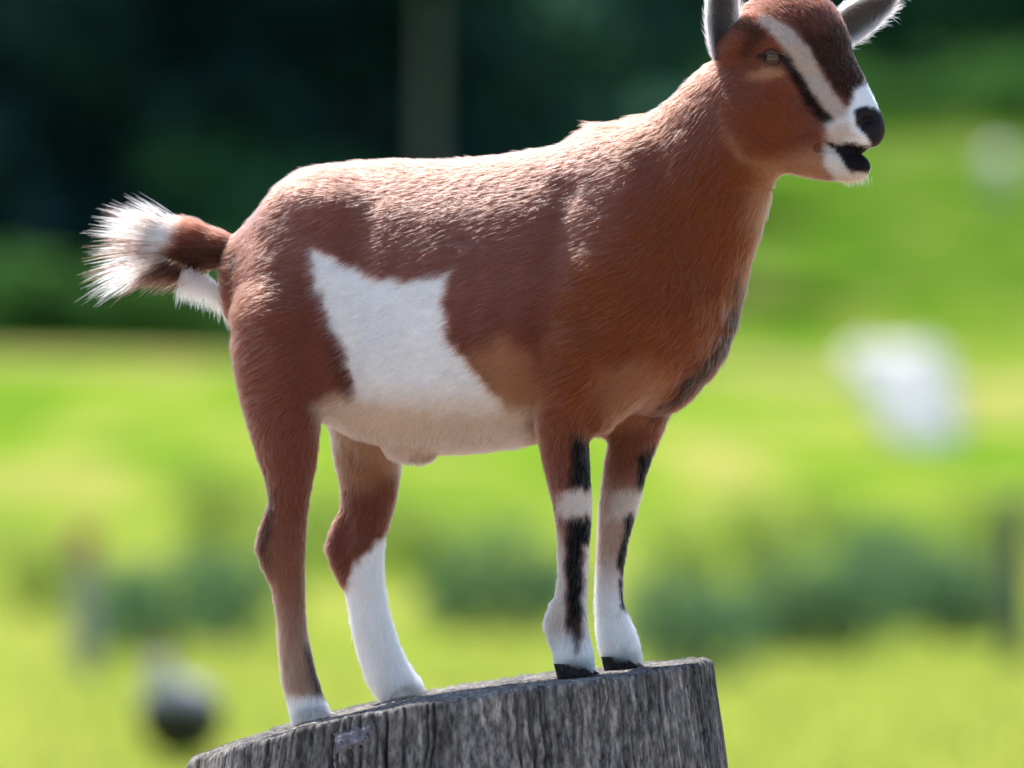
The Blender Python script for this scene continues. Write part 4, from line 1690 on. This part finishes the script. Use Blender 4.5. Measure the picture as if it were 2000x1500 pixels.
    r1 = ramp(t, n1.outputs[0], [(0.33, (0.05, 0.047, 0.045)), (0.46, (0.19, 0.18, 0.17)), (0.57, (0.31, 0.295, 0.28)), (0.70, (0.55, 0.52, 0.48))])
    r2 = ramp(t, n2.outputs[0], [(0.3, (0.55, 0.55, 0.56)), (0.55, (1, 1, 1)), (0.75, (1.05, 0.93, 0.80))])
    r3 = ramp(t, n3.outputs[0], [(0.36, (0.25, 0.25, 0.26)), (0.62, (1.3, 1.28, 1.26))])
    n4 = noise(t, 16, 4, 0.6, tc.outputs['Object'], (1.5, 1.5, 0.16))
    r4 = ramp(t, n4.outputs[0], [(0.34, (0.42, 0.42, 0.43)), (0.52, (0.95, 0.95, 0.95)), (0.68, (1.25, 1.22, 1.18))])
    mu4 = node(t, 'ShaderNodeMix', data_type='RGBA', blend_type='MULTIPLY')
    mu4.inputs['Factor'].default_value = 1
    t.links.new(r2.outputs[0], mu4.inputs['A'])
    t.links.new(r4.outputs[0], mu4.inputs['B'])
    mu = node(t, 'ShaderNodeMix', data_type='RGBA', blend_type='MULTIPLY')
    mu.inputs['Factor'].default_value = 1
    t.links.new(r1.outputs[0], mu.inputs['A'])
    t.links.new(mu4.outputs['Result'], mu.inputs['B'])
    mu2 = node(t, 'ShaderNodeMix', data_type='RGBA', blend_type='MULTIPLY')
    mu2.inputs['Factor'].default_value = 1
    t.links.new(mu.outputs['Result'], mu2.inputs['A'])
    t.links.new(r3.outputs[0], mu2.inputs['B'])
    t.links.new(mu2.outputs['Result'], b.inputs['Base Color'])
    b.inputs['Roughness'].default_value = 0.85
    b.inputs['Specular IOR Level'].default_value = 0.25
    bp = node(t, 'ShaderNodeBump')
    bp.inputs['Strength'].default_value = 0.7
    bp.inputs['Distance'].default_value = 0.003
    t.links.new(n3.outputs[0], bp.inputs['Height'])
    t.links.new(bp.outputs[0], b.inputs['Normal'])
    L0 = to_world(np.array([[CX, base_y, 0]]))[0]
    st_ = mesh_obj('stump', to_world(allV) - L0, F, m)
    st_.location = L0
    tag(st_, 'weathered grey tree stump with a slanting cut top under the goat', 'stump')
    # pale lichen patch below the rim
    pm = plain_mat('lichen', (0.09, 0.09, 0.11), (0.33, 0.325, 0.38), 130, 0.95, 0.6, 0.0)
    V, F = [], []
    nx_, ny_ = 15, 9
    rg = np.random.default_rng(3)
    for i in range(nx_):
        for jx in range(ny_):
            px = 668 + 66 * i / (nx_ - 1)
            py = 1408 + 36 * jx / (ny_ - 1) + (i - 7) * -1.2
            e = min(i, nx_ - 1 - i, jx, ny_ - 1 - jx)
            dd = -math.sqrt(max(0, (RAD + 9) ** 2 - (px - CX) ** 2)) - (-1.0 if e > 1 else -7.0) - rg.random() * 7
            V.append((px + rg.normal() * 2.4, py + rg.normal() * 2.4, dd))
    for i in range(nx_ - 1):
        for jx in range(ny_ - 1):
            a = i * ny_ + jx
            F.append((a, a + ny_, a + ny_ + 1, a + 1))
    mesh_obj('lichen_patch', to_world(np.array(V)) - L0, F, pm, st_)


build_stump()

# ------------------------------------------------------------------ hen on the grass beyond the stump
def build_hen():
    loc = Vector(wpt(352, 20.2))
    root = empty('hen', loc, R(-115))
    root.scale = (1.3, 1.3, 1.3)
    tag(root, 'black hen with a pale back crouched on the grass left of the stump', 'hen')
    m, t, b = mat_new('hen_plumage')
    tc = node(t, 'ShaderNodeTexCoord')
    sp = node(t, 'ShaderNodeSeparateXYZ')
    t.links.new(tc.outputs['Object'], sp.inputs[0])
    n_ = noise(t, 40, 3, .6, tc.outputs['Object'])
    ad_ = node(t, 'ShaderNodeMath', operation='MULTIPLY_ADD')
    ad_.inputs[1].default_value = 0.05
    t.links.new(n_.outputs[0], ad_.inputs[0])
    t.links.new(sp.outputs[2], ad_.inputs[2])
    r = ramp(t, ad_.outputs[0], [(0.158, (0.003, 0.003, 0.004)), (0.208, (0.50, 0.47, 0.52))])
    t.links.new(r.outputs[0], b.inputs['Base Color'])
    b.inputs['Roughness'].default_value = 0.6
    fh = Field((-150, -10, -110), (190, 300, 110), 5.0)
    # units: mm, y is height here
    chain(fh, [(-70, 110, 0, 70), (-10, 105, 0, 92), (50, 120, 0, 78)], 10, 0.95, 3)
    chain(fh, [(60, 150, 0, 52), (88, 200, 0, 34), (98, 232, 0, 27)], 24, 0.9, 3)
    chain(fh, [(-90, 130, 0, 45), (-128, 150, 0, 22)], 24, 0.55, 2)
    V, F = fh.mesh()
    V = smooth_mesh(V, F, 3) * 0.001
    mesh_obj('body', np.stack([V[:, 0], V[:, 2], V[:, 1]], 1), F, m, root)
    rm = plain_mat('comb_red', (0.35, 0.02, 0.02), (0.5, 0.04, 0.03), 60, 0.5)
    V, F = ico((.098, 0, .262), (.024, .006, .018), 2)
    mesh_obj('comb', V, F, rm, root)
    V, F = ico((.115, 0, .20), (.008, .012, .016), 2)
    mesh_obj('wattle', V, F, rm, root)
    bk = plain_mat('beak_horn', (0.25, 0.18, 0.08), (0.35, 0.25, 0.12), 60, 0.5)
    V, F = tube([(.118, 0, .232), (.138, 0, .228), (.148, 0, .220)], [.010, .006, .001], 8)
    mesh_obj('beak', V, F, bk, root)
    for sy in (-1, 1):
        V, F = tube([(0, sy * .035, .05), (.008, sy * .035, .002)], [.007, .006], 7)
        toes = [tube([(.008, sy * .035, .006), (.05, sy * .035 + o, .004)], [.005, .003], 6) for o in (-.02, 0, .02)]
        V, F = join([(V, F)] + toes)
        mesh_obj('leg', V, F, bk, root)


build_hen()


def build_sheep():
    loc = wpt(1952, 124)
    root = empty('sheep', loc, R(80))
    root.scale = (1.25, 1.25, 1.25)
    tag(root, 'small white sheep far off at the top right of the field', 'sheep')
    fh = Field((-600, -10, -330), (720, 800, 330), 20.0)
    chain(fh, [(-330, 480, 0, 200), (0, 470, 0, 235), (300, 490, 0, 205)], 30, 0.9, 3)
    chain(fh, [(330, 540, 0, 130), (470, 640, 0, 95), (590, 600, 0, 60)], 60, 0.85, 3)
    for sx in (-320, 280):
        for sd in (-110, 110):
            chain(fh, [(sx, 380, sd, 75), (sx + 10, 190, sd, 42), (sx, 10, sd, 36)], 40, 1, 2)
    V, F = fh.mesh()
    V = smooth_mesh(V, F, 3) * 0.001
    mesh_obj('body', np.stack([V[:, 0], V[:, 2], V[:, 1]], 1), F, wool, root)
    for sd in (-1, 1):
        V, F = ico((.47, sd * .11, .66), (.05, .06, .022), 2)
        mesh_obj('ear', V, F, wool, root)


build_sheep()
